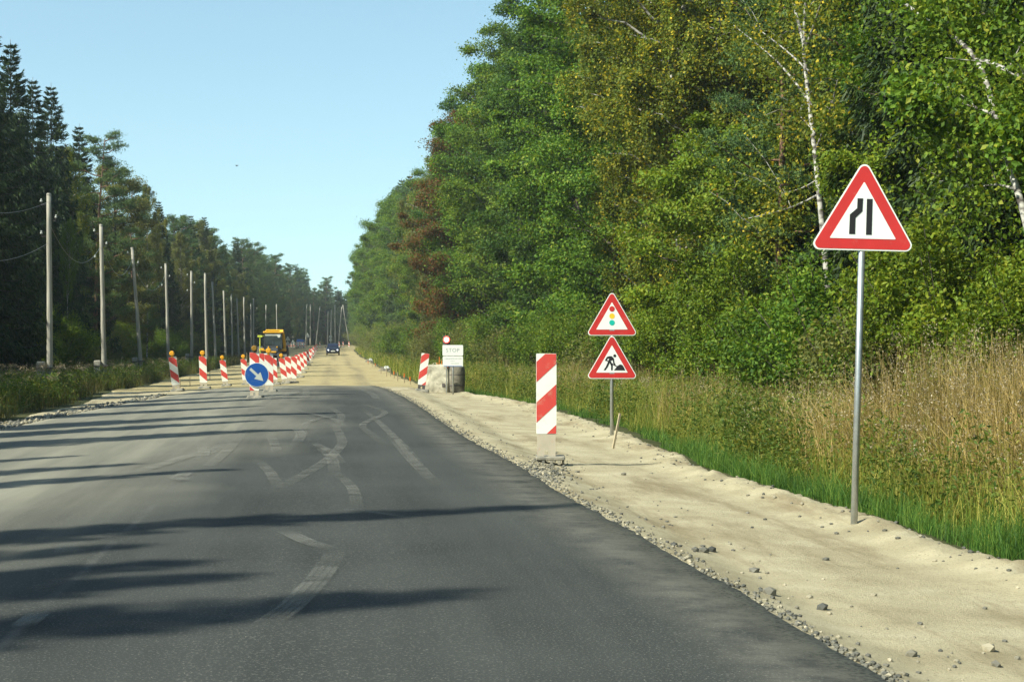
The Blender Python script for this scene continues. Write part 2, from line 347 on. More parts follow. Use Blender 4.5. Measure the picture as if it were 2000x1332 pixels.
# ------------------------------------------------------------------ ground sheets
def grid_sheet(name, xs_of_y, Ys, z_of, mat, attr=None):
    nx = None; V = []
    for Y in Ys:
        xs = xs_of_y(Y); nx = len(xs); V.append(np.c_[xs, np.full(nx, Y), z_of(xs, np.full(nx, Y))])
    V = np.concatenate(V); ny = len(Ys)
    i = np.arange(ny-1)[:, None]; j = np.arange(nx-1)[None]
    F = np.stack([i*nx+j, i*nx+j+1, (i+1)*nx+j+1, (i+1)*nx+j], -1).reshape(-1, 4)
    mb = MB(); mb.add(V, F)
    o = mb.build(name, mat, smooth=True)
    if attr is not None:
        a = o.data.attributes.new('edge', 'FLOAT', 'POINT'); a.data.foreach_set('value', attr(V[:, 0], V[:, 1]).astype(np.float32))
    return tag(o, kind='structure')
Yg = np.concatenate([np.arange(-30, 8, 2), np.arange(8, 30, .25), np.arange(30, 70, .5), np.arange(70, 360, 3), np.arange(360, 600, 15), [700, 1000, 1600, 3000]])
Xg = np.concatenate([[-2500, -900, -400, -200, -100, -60, -40], np.arange(-30, -8, 1.5), np.arange(-8, 12, .2), np.arange(12, 34, 1.5), [40, 60, 100, 200, 400, 900, 2500]])
def ground_z(X, Y):
    z = gz(X, Y)+rough(X, Y)
    inside = sstep(.0, .3, edge_right(Y)-X-.15)*sstep(.0, .3, X-edge_left(Y)-.15)
    return z-.12*inside
grid_sheet('ground', lambda Y: Xg, Yg, ground_z, M['ground'])
# sandy shoulders right and left of the asphalt, one sheet under the pavement
Ys = np.concatenate([np.arange(4, 34, .08), np.arange(34, 57.6, .2)])
def sh_z(X, Y):
    er = edge_right(Y); el = edge_left(Y)
    z = gz(X, Y)+rough(X, Y)+.012
    z = z-.10*(1-sstep(0, .12, er-X))-.1*(1-sstep(0, .12, X-el))
    inner = (X < asphalt_right(Y)-.25) & (X > asphalt_left(Y)+.25)
    return np.where(inner, gz(X, Y)-.05, z)
def sh_x(Y):
    er = float(edge_right(Y)); el = float(edge_left(Y))
    return np.concatenate([np.linspace(el, -5, 14), np.linspace(-4.5, 1.4, 8), np.linspace(1.6, er, 60)])
grid_sheet('dirt_shoulder', sh_x, Ys, sh_z, M['shoulder'])
Yr = np.concatenate([np.arange(57.4, 90, .25), np.arange(90, 200, 1), np.arange(200, 460, 4)])
def gr_z(X, Y):
    er = edge_right(Y); el = edge_left(Y)
    return gz(X, Y)+rough(X, Y)*.8+.016+.006*fbm(X*1.5, Y*.7, 4)-.1*(1-sstep(0, .12, er-X))-.1*(1-sstep(0, .12, X-el))
grid_sheet('gravel_road', lambda Y: np.linspace(float(edge_left(Y)), float(edge_right(Y)), 60), Yr, gr_z, M['gravel_road'])
# asphalt: real slab with a crumbled edge
Ya = np.concatenate([np.arange(3, 30, .06), np.arange(30, 58.4, .12)])
_re = np.random.default_rng(5)
def as_x(Y):
    jr = .05*vnoise(np.array([Y*6.0]), np.array([1.5]))[0]+.05*vnoise(np.array([Y*1.7]), np.array([4.5]))[0]
    jl = .07*vnoise(np.array([Y*3.0]), np.array([8.5]))[0]
    a = float(asphalt_left(Y))+jl; b_ = float(asphalt_right(Y))+jr
    return np.concatenate([[a-.01], np.linspace(a, b_, 22), [b_+.03]])
def as_z(X, Y):
    z = gz(X, Y)+.03; z[0] -= .12; z[-1] -= .16
    return z
Xend = None
grid_sheet('road', as_x, Ya, as_z, M['asphalt'], lambda X, Y: np.minimum(asphalt_right(Y)-X, (X-asphalt_left(Y))*1.5))

# tyre marks and wiped dust on the asphalt: thin decals with their own worn outline
def dust_mat():
    m, t, b = new_mat('tyre_dust'); N = t.nodes; L = t.links
    b.inputs['Base Color'].default_value = (.27, .265, .23, 1); b.inputs['Roughness'].default_value = .95
    uv = N.new('ShaderNodeUVMap'); sp = N.new('ShaderNodeSeparateXYZ'); L.new(uv.outputs[0], sp.inputs[0])
    def mr(i, a, b_, c=0., d=1.):
        q = N.new('ShaderNodeMapRange'); q.inputs[1].default_value = a; q.inputs[2].default_value = b_; q.inputs[3].default_value = c; q.inputs[4].default_value = d; L.new(i, q.inputs[0]); return q.outputs[0]
    def op(o, a, b_=None):
        q = N.new('ShaderNodeMath'); q.operation = o; L.new(a, q.inputs[0])
        if b_ is not None:
            if isinstance(b_, (int, float)): q.inputs[1].default_value = b_
            else: L.new(b_, q.inputs[1])
        return q.outputs[0]
    u, v = sp.outputs['X'], sp.outputs['Y']
    edge = mr(op('ABSOLUTE', op('SUBTRACT', u, .5)), .5, .40)
    groove = mr(op('ABSOLUTE', op('SINE', op('MULTIPLY', u, 12.57))), .0, .6, .45, 1)
    ends = mr(op('ABSOLUTE', op('SUBTRACT', v, .5)), .5, .15)
    n = N.new('ShaderNodeTexNoise'); n.inputs['Scale'].default_value = 2.2; n.inputs['Detail'].default_value = 8; n.inputs['Roughness'].default_value = .7
    tc = N.new('ShaderNodeTexCoord'); L.new(tc.outputs['Object'], n.inputs['Vector'])
    a = op('MULTIPLY', op('MULTIPLY', edge, groove), op('MULTIPLY', ends, mr(n.outputs['Fac'], .36, .68, .0, .40)))
    tr = N.new('ShaderNodeBsdfTransparent'); mx = N.new('ShaderNodeMixShader'); L.new(a, mx.inputs[0]); L.new(tr.outputs[0], mx.inputs[1]); L.new(b.outputs[0], mx.inputs[2])
    L.new(mx.outputs[0], N['Material Output'].inputs[0]); return m
M['dust'] = dust_mat()
def tracks(lines):
    lines = [(p_, w_*.72) for p_, w_ in lines]
    V = []; F = []; UV = []; n = 0
    for li, (pts, wd) in enumerate(lines):
        P = []
        for px, py in pts:
            X, Y, z, _ = atg(px, py); P.append((X, Y))
        P = np.array(P); t = np.linspace(0, len(P)-1, 14*(len(P)-1)+1)
        # smooth through the points
        Q = np.stack([np.interp(t, np.arange(len(P)), P[:, k]) for k in (0, 1)], 1)
        for _ in range(12): Q[1:-1] = (Q[:-2]+2*Q[1:-1]+Q[2:])/4
        T = np.gradient(Q, axis=0); T /= np.linalg.norm(T, axis=1)[:, None]; Nn = np.c_[-T[:, 1], T[:, 0]]
        K = len(Q)
        for k in range(K):
            for s_ in (-1, 1):
                q = Q[k]+Nn[k]*s_*wd/2; V.append((q[0], q[1], float(gz(q[0], q[1]))+.034+.0012*li)); 
        for k in range(K-1):
            F.append((n+2*k+1, n+2*k, n+2*k+2, n+2*k+3)); a, b_ = k/(K-1), (k+1)/(K-1); UV += [(1, a), (0, a), (0, b_), (1, b_)]
        n += 2*K
    me = bpy.data.meshes.new('tyre_marks'); me.from_pydata(V, [], F); uv = me.uv_layers.new(name='UVMap')
    uv.data.foreach_set('uv', np.array(UV, np.float32).ravel()); me.materials.append(M['dust'])
    o = bpy.data.objects.new('tyre_marks', me); COL.objects.link(o); tag(o, kind='stuff')
    return o
tracks([([(610, 815), (590, 840), (600, 870)], .2), ([(455, 850), (420, 885), (360, 905)], .24), ([(655, 845), (670, 815), (640, 795)], .22), ([(500, 900), (530, 930), (545, 960)], .2), ([(700, 1000), (690, 960), (660, 930)], .18), ([(760, 850), (800, 900), (860, 960)], .22), ([(520, 975), (590, 935), (640, 905), (672, 870), (655, 835), (600, 815)], .22),
        ([(655, 940), (650, 900), (615, 870)], .22), ([(385, 935), (440, 890), (480, 845)], .22),
        ([(340, 945), (372, 925)], .25), ([(395, 905), (400, 885), (388, 868)], .24),
        ([(550, 1045), (600, 1070), (650, 1085)], .22), ([(500, 1250), (570, 1200), (625, 1140), (660, 1085)], .24),
        ([(125, 1095), (140, 1070)], .26), ([(700, 790), (760, 810), (700, 835), (760, 880)], .20),
        ([(230, 940), (330, 910), (420, 880)], .3), ([(545, 900), (535, 870), (525, 850)], .22), ([(580, 840), (620, 822), (665, 815)], .2), ([(610, 872), (650, 890), (668, 915)], .2), ([(330, 935), (350, 948), (365, 940)], .22), ([(705, 800), (740, 830), (790, 880), (830, 930)], .18), ([(560, 800), (600, 812), (650, 822), (680, 845)], .2), ([(500, 790), (560, 775), (600, 765)], .3), ([(640, 1010), (700, 1008), (800, 1025)], .12),
        ([(595, 760), (600, 775), (585, 790)], .3), ([(690, 757), (730, 775), (740, 790)], .3), ([(575, 880), (590, 855), (575, 840)], .25), ([(40, 1250), (90, 1210)], .2)])

# loose stones and crumbs along the asphalt edge
def stones():
    rg = np.random.default_rng(3); mb = MB()
    ico = bpy.data.meshes.new('t'); import bmesh
    bm = bmesh.new(); bmesh.ops.create_icosphere(bm, subdivisions=1, radius=1); bm.to_mesh(ico); bm.free()
    BV = np.array([v.co[:] for v in ico.vertices]); BF = np.array([p.vertices[:] for p in ico.polygons])
    pts = []
    for k in range(2000):
        Y = 7+51*rg.random()**1.5; e = float(asphalt_right(Y)); pts.append((e+.02+abs(rg.normal(0, .09)), Y, rg.uniform(.006, .019)))
    for k in range(260):
        Y = 7.5+32*rg.random()**1.4; e = float(asphalt_right(Y)); pts.append((e+.1+abs(rg.normal(0, .7)), Y, rg.uniform(.006, .018)))
    for px, py, r_ in ((1606, 1195, .04), (1503, 1163, .042), (1472, 1120, .035), (1780, 1285, .03), (1932, 1276, .038), (1665, 1022, .0), (1581, 1171, .025), (1218, 930, .035), (1390, 1080, .04), (1375, 1082, .045), (1358, 1080, .03), (1316, 1068, .03), (1100, 915, .03), (1080, 925, .03), (1945, 1305, .03), (1612, 1097, .025), (1707, 1167, .02)):
        if r_: X, Y, z, _ = atg(px, py); pts.append((X, Y, r_))
    for k in range(500):
        X, Y, z, _ = atg(1060+rg.normal(0, 26), 925+rg.normal(0, 13)); pts.append((X, Y, rg.uniform(.008, .024)))
    for k in range(1500):
        Y = 28+28*rg.random(); e = float(asphalt_left(Y)); pts.append((e-.05-abs(rg.normal(0, .3)), Y, rg.uniform(.012, .05)))
    for k in range(260):
        Y = 10+40*rg.random(); e = float(edge_right(Y)); pts.append((e-.1-abs(rg.normal(0, .35)), Y, rg.uniform(.008, .024)))
    for X, Y, r in pts:
        if -5 < X < float(asphalt_right(Y))+.0: continue
        V = BV*(1+.35*(rg.random((len(BV), 1))-.5))*np.array([r*rg.uniform(.8, 1.3), r*rg.uniform(.8, 1.3), r*rg.uniform(.55, .9)])
        z = float(sh_z(np.array([X]), np.array([Y]))[0]) if Y < 57.5 else G(X, Y)
        mb.add(V+np.array([X, Y, z+r*.35]), BF)
    o = mb.build('gravel', M['stone']); tag(o, 'grey stones and crumbs strewn along the asphalt edge', 'gravel', kind='stuff')
M['stone'] = ramp_mat('stone', [(0, (.08, .08, .07)), (.5, (.17, .16, .13)), (.8, (.27, .24, .17)), (1, (.40, .35, .25))], transl=0, cscale=2, hue=0)
stones()
#@@PART2
# ------------------------------------------------------------------ plants
def rnorm(rg, n, b=(0, 0, 0)):
    v = rg.normal(size=(n, 3))+np.array(b); return v/(np.linalg.norm(v, axis=1)[:, None]+1e-9)
def leaves(mb, C, Nn, size, rg, aspect=.62, m=0):
    """diamond-shaped leaves folded a little along the midrib"""
    n = len(C); a = rnorm(rg, n); U = np.cross(Nn, a); U /= np.linalg.norm(U, axis=1)[:, None]+1e-9; W = np.cross(Nn, U)
    s = (np.broadcast_to(size, (n,))*rg.uniform(.7, 1.25, n))[:, None]
    V = np.stack([C-U*s, C+W*s*aspect+Nn*s*.15, C+U*s, C-W*s*aspect+Nn*s*.15], 1).reshape(-1, 3)
    mb.add(V, np.arange(4*n).reshape(n, 4), m)
def blades_along(mb, C, D, Wd, L, width, m=0):
    """flat narrow strips from C along D"""
    n = len(C); L = np.broadcast_to(L, (n,))[:, None]; width = np.broadcast_to(width, (n,))[:, None]
    V = np.stack([C-Wd*width*.5, C+Wd*width*.5, C+D*L+Wd*width*.2, C+D*L-Wd*width*.2], 1).reshape(-1, 3)
    mb.add(V, np.arange(4*n).reshape(n, 4), m)
def trunk_path(h, rg, lean=0.02, wob=.12, n=14):
    t = np.linspace(0, 1, n); a = rg.uniform(0, 6.28); P = np.c_[cos(a)*lean*h*t+wob*np.sin(t*5+a)*t, sin(a)*lean*h*t+wob*np.cos(t*4+a)*t-wob*t*.5, h*t]
    P[0, 2] = -.6; return P
def along(P, t):
    x = t*(len(P)-1); return np.array([np.interp(x, np.arange(len(P)), P[:, k]) for k in range(3)]).T
def broadleaf(h, r, seed, nleaf, leaf=.075, low=.06, up=.45, tr=.20, style='round', forks=0):
    rg = np.random.default_rng(seed); T = MB(); C = MB(); P = trunk_path(h*.93, rg, .015, .2 if not forks else .55)
    rad = tr*(1-np.linspace(0, 1, len(P))*.88); rad[0] *= 1.35; T.tube(P, rad, 8)
    for q in range(forks):
        b0_ = along(P, .47+.13*q); aa = 1.3+q*3.4; hh = h*(.42-.08*q); s_ = np.linspace(0, 1, 8)
        T.tube(np.c_[b0_[0]+cos(aa)*(.9+.5*q)*s_**.8*hh*.16, b0_[1]+sin(aa)*.9*s_**.8*hh*.16, b0_[2]+hh*s_], (tr*.55)*(1-.8*s_), 7, cap=False)
    nl = int(h*2.7); cl = []
    for i in range(nl):
        t = low+(1-low)*((i+.5)/nl)**.95*.97; az = i*2.399+rg.uniform(-.4, .4)
        tt = (t-low)/(1-low)
        if style == 'round': env = r*(min(1, .62+1.6*tt) if tt < .25 else 1)*math.sqrt(max(.03, 1-max(0, (tt-.35)/.66)**2.2))
        elif style == 'birch': env = r*min(1, .35+2.0*tt)*(max(.06, 1-max(0, (tt-.45)/.56)**1.5))
        L = env*rg.uniform(.62, 1.18); b = along(P, t); k = 7; s = np.linspace(0, 1, k)
        rise = (up*(1-.3*tt) if style == 'round' else up*1.6)*L
        lim = np.c_[b[0]+cos(az)*L*s, b[1]+sin(az)*L*s, b[2]-.0+rise*(s**.8 if style == 'round' else s*(1.35-.6*s))]
        lim[1:] += rg.normal(0, .06, (k-1, 3))*L*.4
        T.tube(lim, np.linspace(.055*min(1, L/3)+.012, .008, k), 4, cap=False)
        ns = max(4, int(L*3.2))
        for q in range(ns):
            sq = .22+.8*(q+rg.uniform(0, 1))/ns; c = along(lim, min(sq, 1))
            side = rg.uniform(-1, 1)*(.55*L*(1-sq*.55)); v = np.array([-sin(az), cos(az), rg.uniform(-.35, .35)])*side
            c2 = c+v+np.array([0, 0, rg.normal(0, .12)])
            if abs(side) > .35 and q % 2 == 0: T.tube([c, (c+c2)/2+[0, 0, .06], c2], [.012, .008, .004], 3, cap=False)
            cl.append((c2, .5+.6*sq))
    cl_c = np.array([c for c, _ in cl]); wgt = np.array([v for _, v in cl])
    cnt = rg.multinomial(nleaf, wgt*rg.uniform(.35, 1.3, len(wgt))/1.0/np.sum(wgt*1.0)*1.0 if False else (wgt*rg.uniform(.3, 1.4, len(wgt)))/np.sum(wgt*1.0)*1.0/ (1e-9+1) if False else (lambda q: q/q.sum())(wgt*rg.uniform(.05, 2.2, len(wgt))))
    idx = np.repeat(np.arange(len(cl)), cnt); n = len(idx)
    sg = rg.uniform(.14, .38, len(cl))[idx][:, None]
    off = rg.normal(size=(n, 3))*sg*np.array([1, 1, .62])
    if style == 'birch': off = rg.normal(size=(n, 3))*sg*np.array([.6, .6, .4]); off[:, 2] -= rg.exponential(.38, n)
    c = cl_c[idx]+off
    out = c-np.array([0, 0, h*.5]); out[:, 2] *= .2; out /= np.linalg.norm(out, axis=1)[:, None]+1e-9
    nn = rg.normal(size=(n, 3))*.75+out*.5+np.array([0, 0, .55]); nn /= np.linalg.norm(nn, axis=1)[:, None]
    leaves(C, c, nn, leaf, rg, .62 if style == 'round' else .7)
    return T, C
def spruce(h, r, seed, nspray, hang=1.0):
    rg = np.random.default_rng(seed); T = MB(); C = MB(); P = trunk_path(h, rg, .004, .04)
    rad = .17*(h/17)*(1-np.linspace(0, 1, len(P))*.95); T.tube(P, rad, 7)
    z = h*.06; tot = []
    while z < h*.985:
        t = z/h; R_ = r*(1-t)**.82+.10; nb = int(5+5*(1-t))
        for k in range(nb):
            az = k*2*pi/nb+z*1.7+rg.uniform(-.3, .3); L = R_*rg.uniform(.72, 1.12)
            if rg.random() < .08: L *= .5
            k_ = 7; s = np.linspace(0, 1, k_); dr = (-.30-.15*(1-t)) if t < .8 else .35
            if t > .8: zz = L*(.9*s*(t-.6)*1.6)
            else: zz = L*(dr*s+.38*s**3)
            lim = np.c_[P[0, 0]*0+cos(az)*L*s, sin(az)*L*s, z+zz]; b = along(P, t); lim[:, :2] += b[:2]
            T.tube(lim, np.linspace(.02+.01*L, .004, k_), 3, cap=False); tot.append((lim, L, az, t))
        z += rg.uniform(.24, .42)*(.8+.4*(1-t))*h/17
    Ls = np.array([x[1] for x in tot]); cnt = (nspray*(Ls/Ls.sum())).astype(int)+3
    Cc = []; Dd = []; Ll = []; Ww = []
    for (lim, L, az, t), n in zip(tot, cnt):
        s = rg.uniform(.08, 1.02, n)**.8; s = np.minimum(s, 1); c = along(lim, s); side = rg.choice([-1, 1], n)
        u = rg.uniform(0, 1, n); reach = .42*L*(1-s*.75)*u
        perp = np.array([-sin(az), cos(az), 0]); fw = np.array([cos(az), sin(az), 0])
        c = c+perp*(side*reach)[:, None]+fw*(reach*.5)[:, None]; c[:, 2] -= reach*.18*hang+rg.exponential(.10, n)*hang*min(1, L)
        d = perp*(side*.8)[:, None]*rg.uniform(.2, 1, n)[:, None]+fw*.7+np.c_[np.zeros(n), np.zeros(n), -rg.uniform(.2, 1.6, n)*hang*(1 if t < .8 else -.3)]+rg.normal(0, .25, (n, 3))
        d /= np.linalg.norm(d, axis=1)[:, None]; Cc.append(c); Dd.append(d); Ll.append(rg.uniform(.10, .30, n)*(.6+.4*min(1, L))); 
    c = np.concatenate(Cc); d = np.concatenate(Dd); l = np.concatenate(Ll); wv = np.cross(d, rnorm(rg, len(c))); wv /= np.linalg.norm(wv, axis=1)[:, None]+1e-9
    blades_along(C, c, d, wv, l, .055)
    # cones-like leader shoots
    return T, C
def pine(h, r, seed, ntuft, bare=.45, lowbr=False):
    rg = np.random.default_rng(seed); T = MB(); C = MB(); P = trunk_path(h*.97, rg, .02, .25)
    rad = .19*(1-np.linspace(0, 1, len(P))*.85); T.tube(P, rad, 8)
    n = int(h*2.0); cl = []
    for i in range(n):
        t = bare+(1-bare)*(i+.5)/n; az = i*2.399+rg.uniform(-.5, .5); tt = (t-bare)/(1-bare)
        L = r*rg.uniform(.6, 1.15)*math.sqrt(max(.06, 1-max(0, (tt-.25)/.78)**2)); k = 7; s = np.linspace(0, 1, k); b = along(P, t)
        lim = np.c_[b[0]+cos(az)*L*s, b[1]+sin(az)*L*s, b[2]+L*(.12*s+.28*s**2)]; lim[1:] += rg.normal(0, .07, (k-1, 3))*L*.5
        T.tube(lim, np.linspace(.05, .012, k), 4, cap=False)
        for q in range(int(5+L*3.5)):
            sq = rg.uniform(.35, 1.0); c = along(lim, sq); sd = rg.uniform(-1, 1)*.42*L
            cl.append((c+np.array([-sin(az)*sd, cos(az)*sd, abs(rg.normal(0, .15))+.05]), 1))
    cc = np.array([c for c, _ in cl]); per = max(3, ntuft//len(cc))
    idx = np.repeat(np.arange(len(cc)), per); N_ = len(idx); sg = rg.uniform(.14, .30, len(cc))[idx][:, None]
    tc = cc[idx]+rg.normal(size=(N_, 3))*sg*np.array([1, 1, .42])
    K = 5; c = np.repeat(tc, K, 0); d = rnorm(rg, len(c), (0, 0, .55)); wv = np.cross(d, rnorm(rg, len(c))); wv /= np.linalg.norm(wv, axis=1)[:, None]+1e-9
    blades_along(C, c, d, wv, rg.uniform(.09, .18, len(c)), .028)
    return T, C
def bush(h, r, seed, nleaf, leaf=.06):
    rg = np.random.default_rng(seed); T = MB(); C = MB(); cl = []
    for i in range(int(14+r*6)):
        az = i*2.399; lean = rg.uniform(.1, 1)*r; hh = h*rg.uniform(.6, 1.05)*(1-.25*(lean/r)**2); s = np.linspace(0, 1, 6)
        lim = np.c_[cos(az)*(.15+lean*s**1.3), sin(az)*(.15+lean*s**1.3), hh*s**.9-.2]; T.tube(lim, np.linspace(.022, .006, 6), 4, cap=False)
        for q in range(11): 
            sq = rg.uniform(.12, 1); cl.append(along(lim, sq)+rg.normal(0, .22, 3)*[1, 1, .6])
    cc = np.array(cl); idx = rg.integers(0, len(cc), nleaf); n = nleaf; sg = rg.uniform(.10, .26, len(cc))[idx][:, None]
    c = cc[idx]+rg.normal(size=(n, 3))*sg; c[:, 2] = np.maximum(c[:, 2], .03)
    nn = rg.normal(size=(n, 3))*.8+[0, 0, .6]; nn /= np.linalg.norm(nn, axis=1)[:, None]
    leaves(C, c, nn, leaf, rg, .6); return T, C

PROTO = {}     # name -> (trunk mesh object, crown mesh object, joined mesh object for the far wood, nominal height)
def proto(name, TC, h, tm, cm):
    T, C = TC
    to = T.build('trunk', M[tm], 'unlinked', True); co = C.build('crown', M[cm], 'unlinked')
    J = MB(); J.V = T.V+C.V; J.F = T.F+[f+T.n for f in C.F]; J.M = [0]*len(T.F)+[1]*len(C.F); J.n = T.n+C.n
    jo = J.build('wood_'+name, [M[tm], M[cm]], 'unlinked')
    PROTO[name] = (to, co, jo, h)
proto('green_a', broadleaf(20, 3.9, 11, 110000, .066), 20, 'bark', 'leaf_green')
proto('green_b', broadleaf(18, 3.6, 12, 105000, .066, .03, .35), 18, 'bark', 'leaf_green')
proto('dark', broadleaf(19, 3.7, 13, 105000, .066, .04), 19, 'bark', 'leaf_dark')
proto('hazel', broadleaf(10, 3.4, 14, 60000, .068, .03, .5, .12), 10, 'bark', 'leaf_light')
proto('birch_gold', broadleaf(21, 3.5, 15, 100000, .056, .10, .5, .15, 'birch'), 21, 'birch_bark', 'leaf_gold')
proto('birch_grey', broadleaf(21, 3.2, 16, 90000, .056, .12, .55, .14, 'birch'), 21, 'birch_bark', 'leaf_grey')
proto('birch_open', broadleaf(21, 3.0, 17, 42000, .05, .50, .6, .15, 'birch', 3), 21, 'birch_bark', 'leaf_gold')
proto('spruce_a', spruce(18, 3.1, 18, 60000), 18, 'bark', 'spruce')
proto('spruce_b', spruce(16, 2.6, 19, 52000, 1.3), 16, 'bark', 'spruce')
proto('pine_a', pine(19, 3.3, 20, 15000, .38), 19, 'pine_bark', 'pine')
proto('pine_b', pine(17, 3.0, 21, 13000, .15), 17, 'pine_bark', 'pine')
proto('bush_a', bush(3.4, 1.9, 22, 30000, .047), 3.4, 'bark', 'leaf_green')
proto('bush_b', bush(2.6, 1.6, 23, 26000, .038), 2.6, 'bark', 'leaf_grey')
proto('bush_c', bush(4.5, 2.2, 24, 38000, .052), 4.5, 'bark', 'leaf_light')

def tree(kind, X, Y, h, label, name, cat='tree', group=None, leaf=None, wide=1.0, lean=(0, 0), rz=None, seed=0):
    to, co, jo, nh = PROTO[kind]; rg = random.Random(hash((round(X*10), round(Y*10))) & 0xffff)
    e = empty(name, (X, Y, float(gz(X, Y))-.05), rg.uniform(0, 6.28) if rz is None else rz, label, cat, group)
    e.rotation_euler[0] = lean[0]; e.rotation_euler[1] = lean[1]
    s = h/nh; e.scale = (s*wide, s*wide, s)
    for o, nm in ((to, 'trunk'), (co, 'crown')):
        c = o.copy(); c.name = nm; COL.objects.link(c); c.parent = e
        if leaf and nm == 'crown': c.material_slots[0].link = 'OBJECT'; c.material_slots[0].material = M[leaf]
    return e

GR = 'trees along the right edge of the road'
RT = [  # column in the photo, lateral offset, kind, height, label, name, options
 (2060, 13.0, 'spruce_a', 18, 'dark spruce at the right edge of the picture behind the tall dry reeds', 'spruce_tree', {}),
 (1990, 15.5, 'green_b', 18, 'broad green tree above and behind the leaning birch at the far right', 'broadleaf_tree', {'leaf': 'leaf_green'}),
 (1925, 15.6, 'green_a', 19, 'green tree right behind the arching white birch trunk', 'broadleaf_tree', {}),
 (1850, 12.2, 'spruce_a', 17, 'dark drooping spruce directly right of the tall lane sign', 'spruce_tree', {}),
 (1775, 11.3, 'hazel', 6.3, 'low bright green hazel just behind the top of the lane sign', 'hazel_tree', {}),
 (1715, 14.0, 'pine_a', 20, 'tall pine with spreading blue green branches above the lane sign', 'pine_tree', {}),
 (1640, 14.5, 'spruce_b', 17, 'shaded spruce between the forked birch and the tall pine', 'spruce_tree', {}),
 (1520, 11.9, 'pine_b', 13, 'pine with blue green needle clumps left of the forked birch', 'pine_tree', {}),
 (1450, 11.6, 'hazel', 8.0, 'bright yellow green young maple below the golden birches', 'maple_tree', {}),
 (1405, 14.0, 'birch_gold', 21, 'golden yellow birch nearest to the pine with blue green clumps', 'birch_tree', {}),
 (1325, 13.0, 'birch_gold', 21, 'golden birch in the middle of the golden group, behind the roadworks signs', 'birch_tree', {}),
 (1258, 13.4, 'birch_grey', 20, 'olive birch between the golden birches and the big green tree', 'birch_tree', {'leaf': 'leaf_gold'}),
 (1200, 12.6, 'green_a', 20, 'big dense green tree straight above the traffic light warning sign', 'broadleaf_tree', {}),
 (1130, 13.0, 'green_b', 21, 'big green tree just left of the one above the paired warning signs', 'broadleaf_tree', {}),
 (1078, 12.4, 'dark', 19, 'dark green tree above the near striped board', 'broadleaf_tree', {}),
 (1020, 13.0, 'green_a', 21, 'tall green tree whose top leaves the picture first on the forest edge', 'broadleaf_tree', {}),
 (975, 12.6, 'green_b', 20, 'green tree whose top just reaches the upper picture border', 'broadleaf_tree', {}),
 (938, 12.4, 'dark', 19, 'dark green tree right of the rust red maple', 'broadleaf_tree', {}),
 (888, 10.4, 'green_b', 17.6, 'rust red maple above the red traffic light', 'maple_tree', {'leaf': 'leaf_rust'}),
 (883, 13.2, 'birch_grey', 20, 'grey green birch rising behind the rust red maple', 'birch_tree', {}),
 (866, 12.2, 'birch_grey', 20, 'grey green birch left of the rust red maple', 'birch_tree', {}),
 (846, 12.4, 'green_a', 18, 'green tree above the striped board that leans beside the concrete block', 'broadleaf_tree', {}),
 (828, 12.6, 'birch_gold', 19, 'yellow green birch in the middle distance of the right forest edge', 'birch_tree', {}),
 (812, 12.4, 'pine_b', 18, 'dark blue green pine breaking the far right skyline', 'pine_tree', {}),
 (800, 12.6, 'spruce_b', 20, 'pointed dark spruce that tops the far right skyline', 'spruce_tree', {}),
]
for px, X, k, h, lab, nm, kw in RT:
    X *= np.interp(px, [800, 860, 930, 1000], [.78, .86, .95, 1.0]); h *= np.interp(px, [800, 1000, 1300, 1500, 1600], [1.22, 1.26, 1.15, 1.05, 1.0])
    x, y = atX(px, X); tree(k, x, y, h, lab, nm, group=GR, **kw)
def pt(px, py, X):
    x, Y = atX(px, X); d = X*sin(YAW)+Y*cos(YAW); return np.array([x, Y, CAMH+(666-py)*d/3400])
def traced_birch(X, path, rad, limbs, label, seed, n=9000, leaf='leaf_gold'):
    rg = np.random.default_rng(seed); base = pt(path[0][0], path[0][1], X); base[2] = float(gz(base[0], base[1]))-.2
    e = empty('birch_tree', tuple(base), 0, label, 'tree', GR); T = MB(); C = MB()
    def smooth(Pp, k=5):
        t = np.linspace(0, len(Pp)-1, (len(Pp)-1)*k+1); Q = np.stack([np.interp(t, np.arange(len(Pp)), Pp[:, q]) for q in range(3)], 1)
        for _ in range(6): Q[1:-1] = (Q[:-2]+2*Q[1:-1]+Q[2:])/4
        return Q
    main = smooth(np.array([base]+[pt(a, b, X) for a, b in path[1:]])-base); T.tube(main, np.linspace(rad, rad*.45, len(main)), 10)
    cl = [p_ for p_ in main if p_[2] > .72*main[-1][2]]
    for lb, r_, dep in limbs:
        Pp = np.array([pt(a, b, X) for a, b in lb])-base; off = np.linspace(0, dep, len(Pp)); Pp[:, 1] += off; Q = smooth(Pp); T.tube(Q, np.linspace(r_, r_*.3, len(Q)), 6, cap=False); cl += list(Q[len(Q)//2:])
        for q in range(4): c0 = along(Q, rg.uniform(.4, 1)); c1 = c0+rg.normal(0, .5, 3)+[0, 0, .2]; T.tube([c0, (c0+c1)/2+[0, 0, .1], c1], [r_*.3, .008, .005], 4, cap=False); cl += [c1, (c0+c1)/2]
    cl = np.array(cl); idx = rg.integers(0, len(cl), n); c = cl[idx]+rg.normal(size=(n, 3))*[.35, .35, .3]; c[:, 2] -= rg.exponential(.35, n)
    leaves(C, c, rnorm(rg, n, (0, 0, .4)), .045, rg, .7)
    T.build('trunk', M['birch_bark'], e, True); C.build('crown', M[leaf], e)
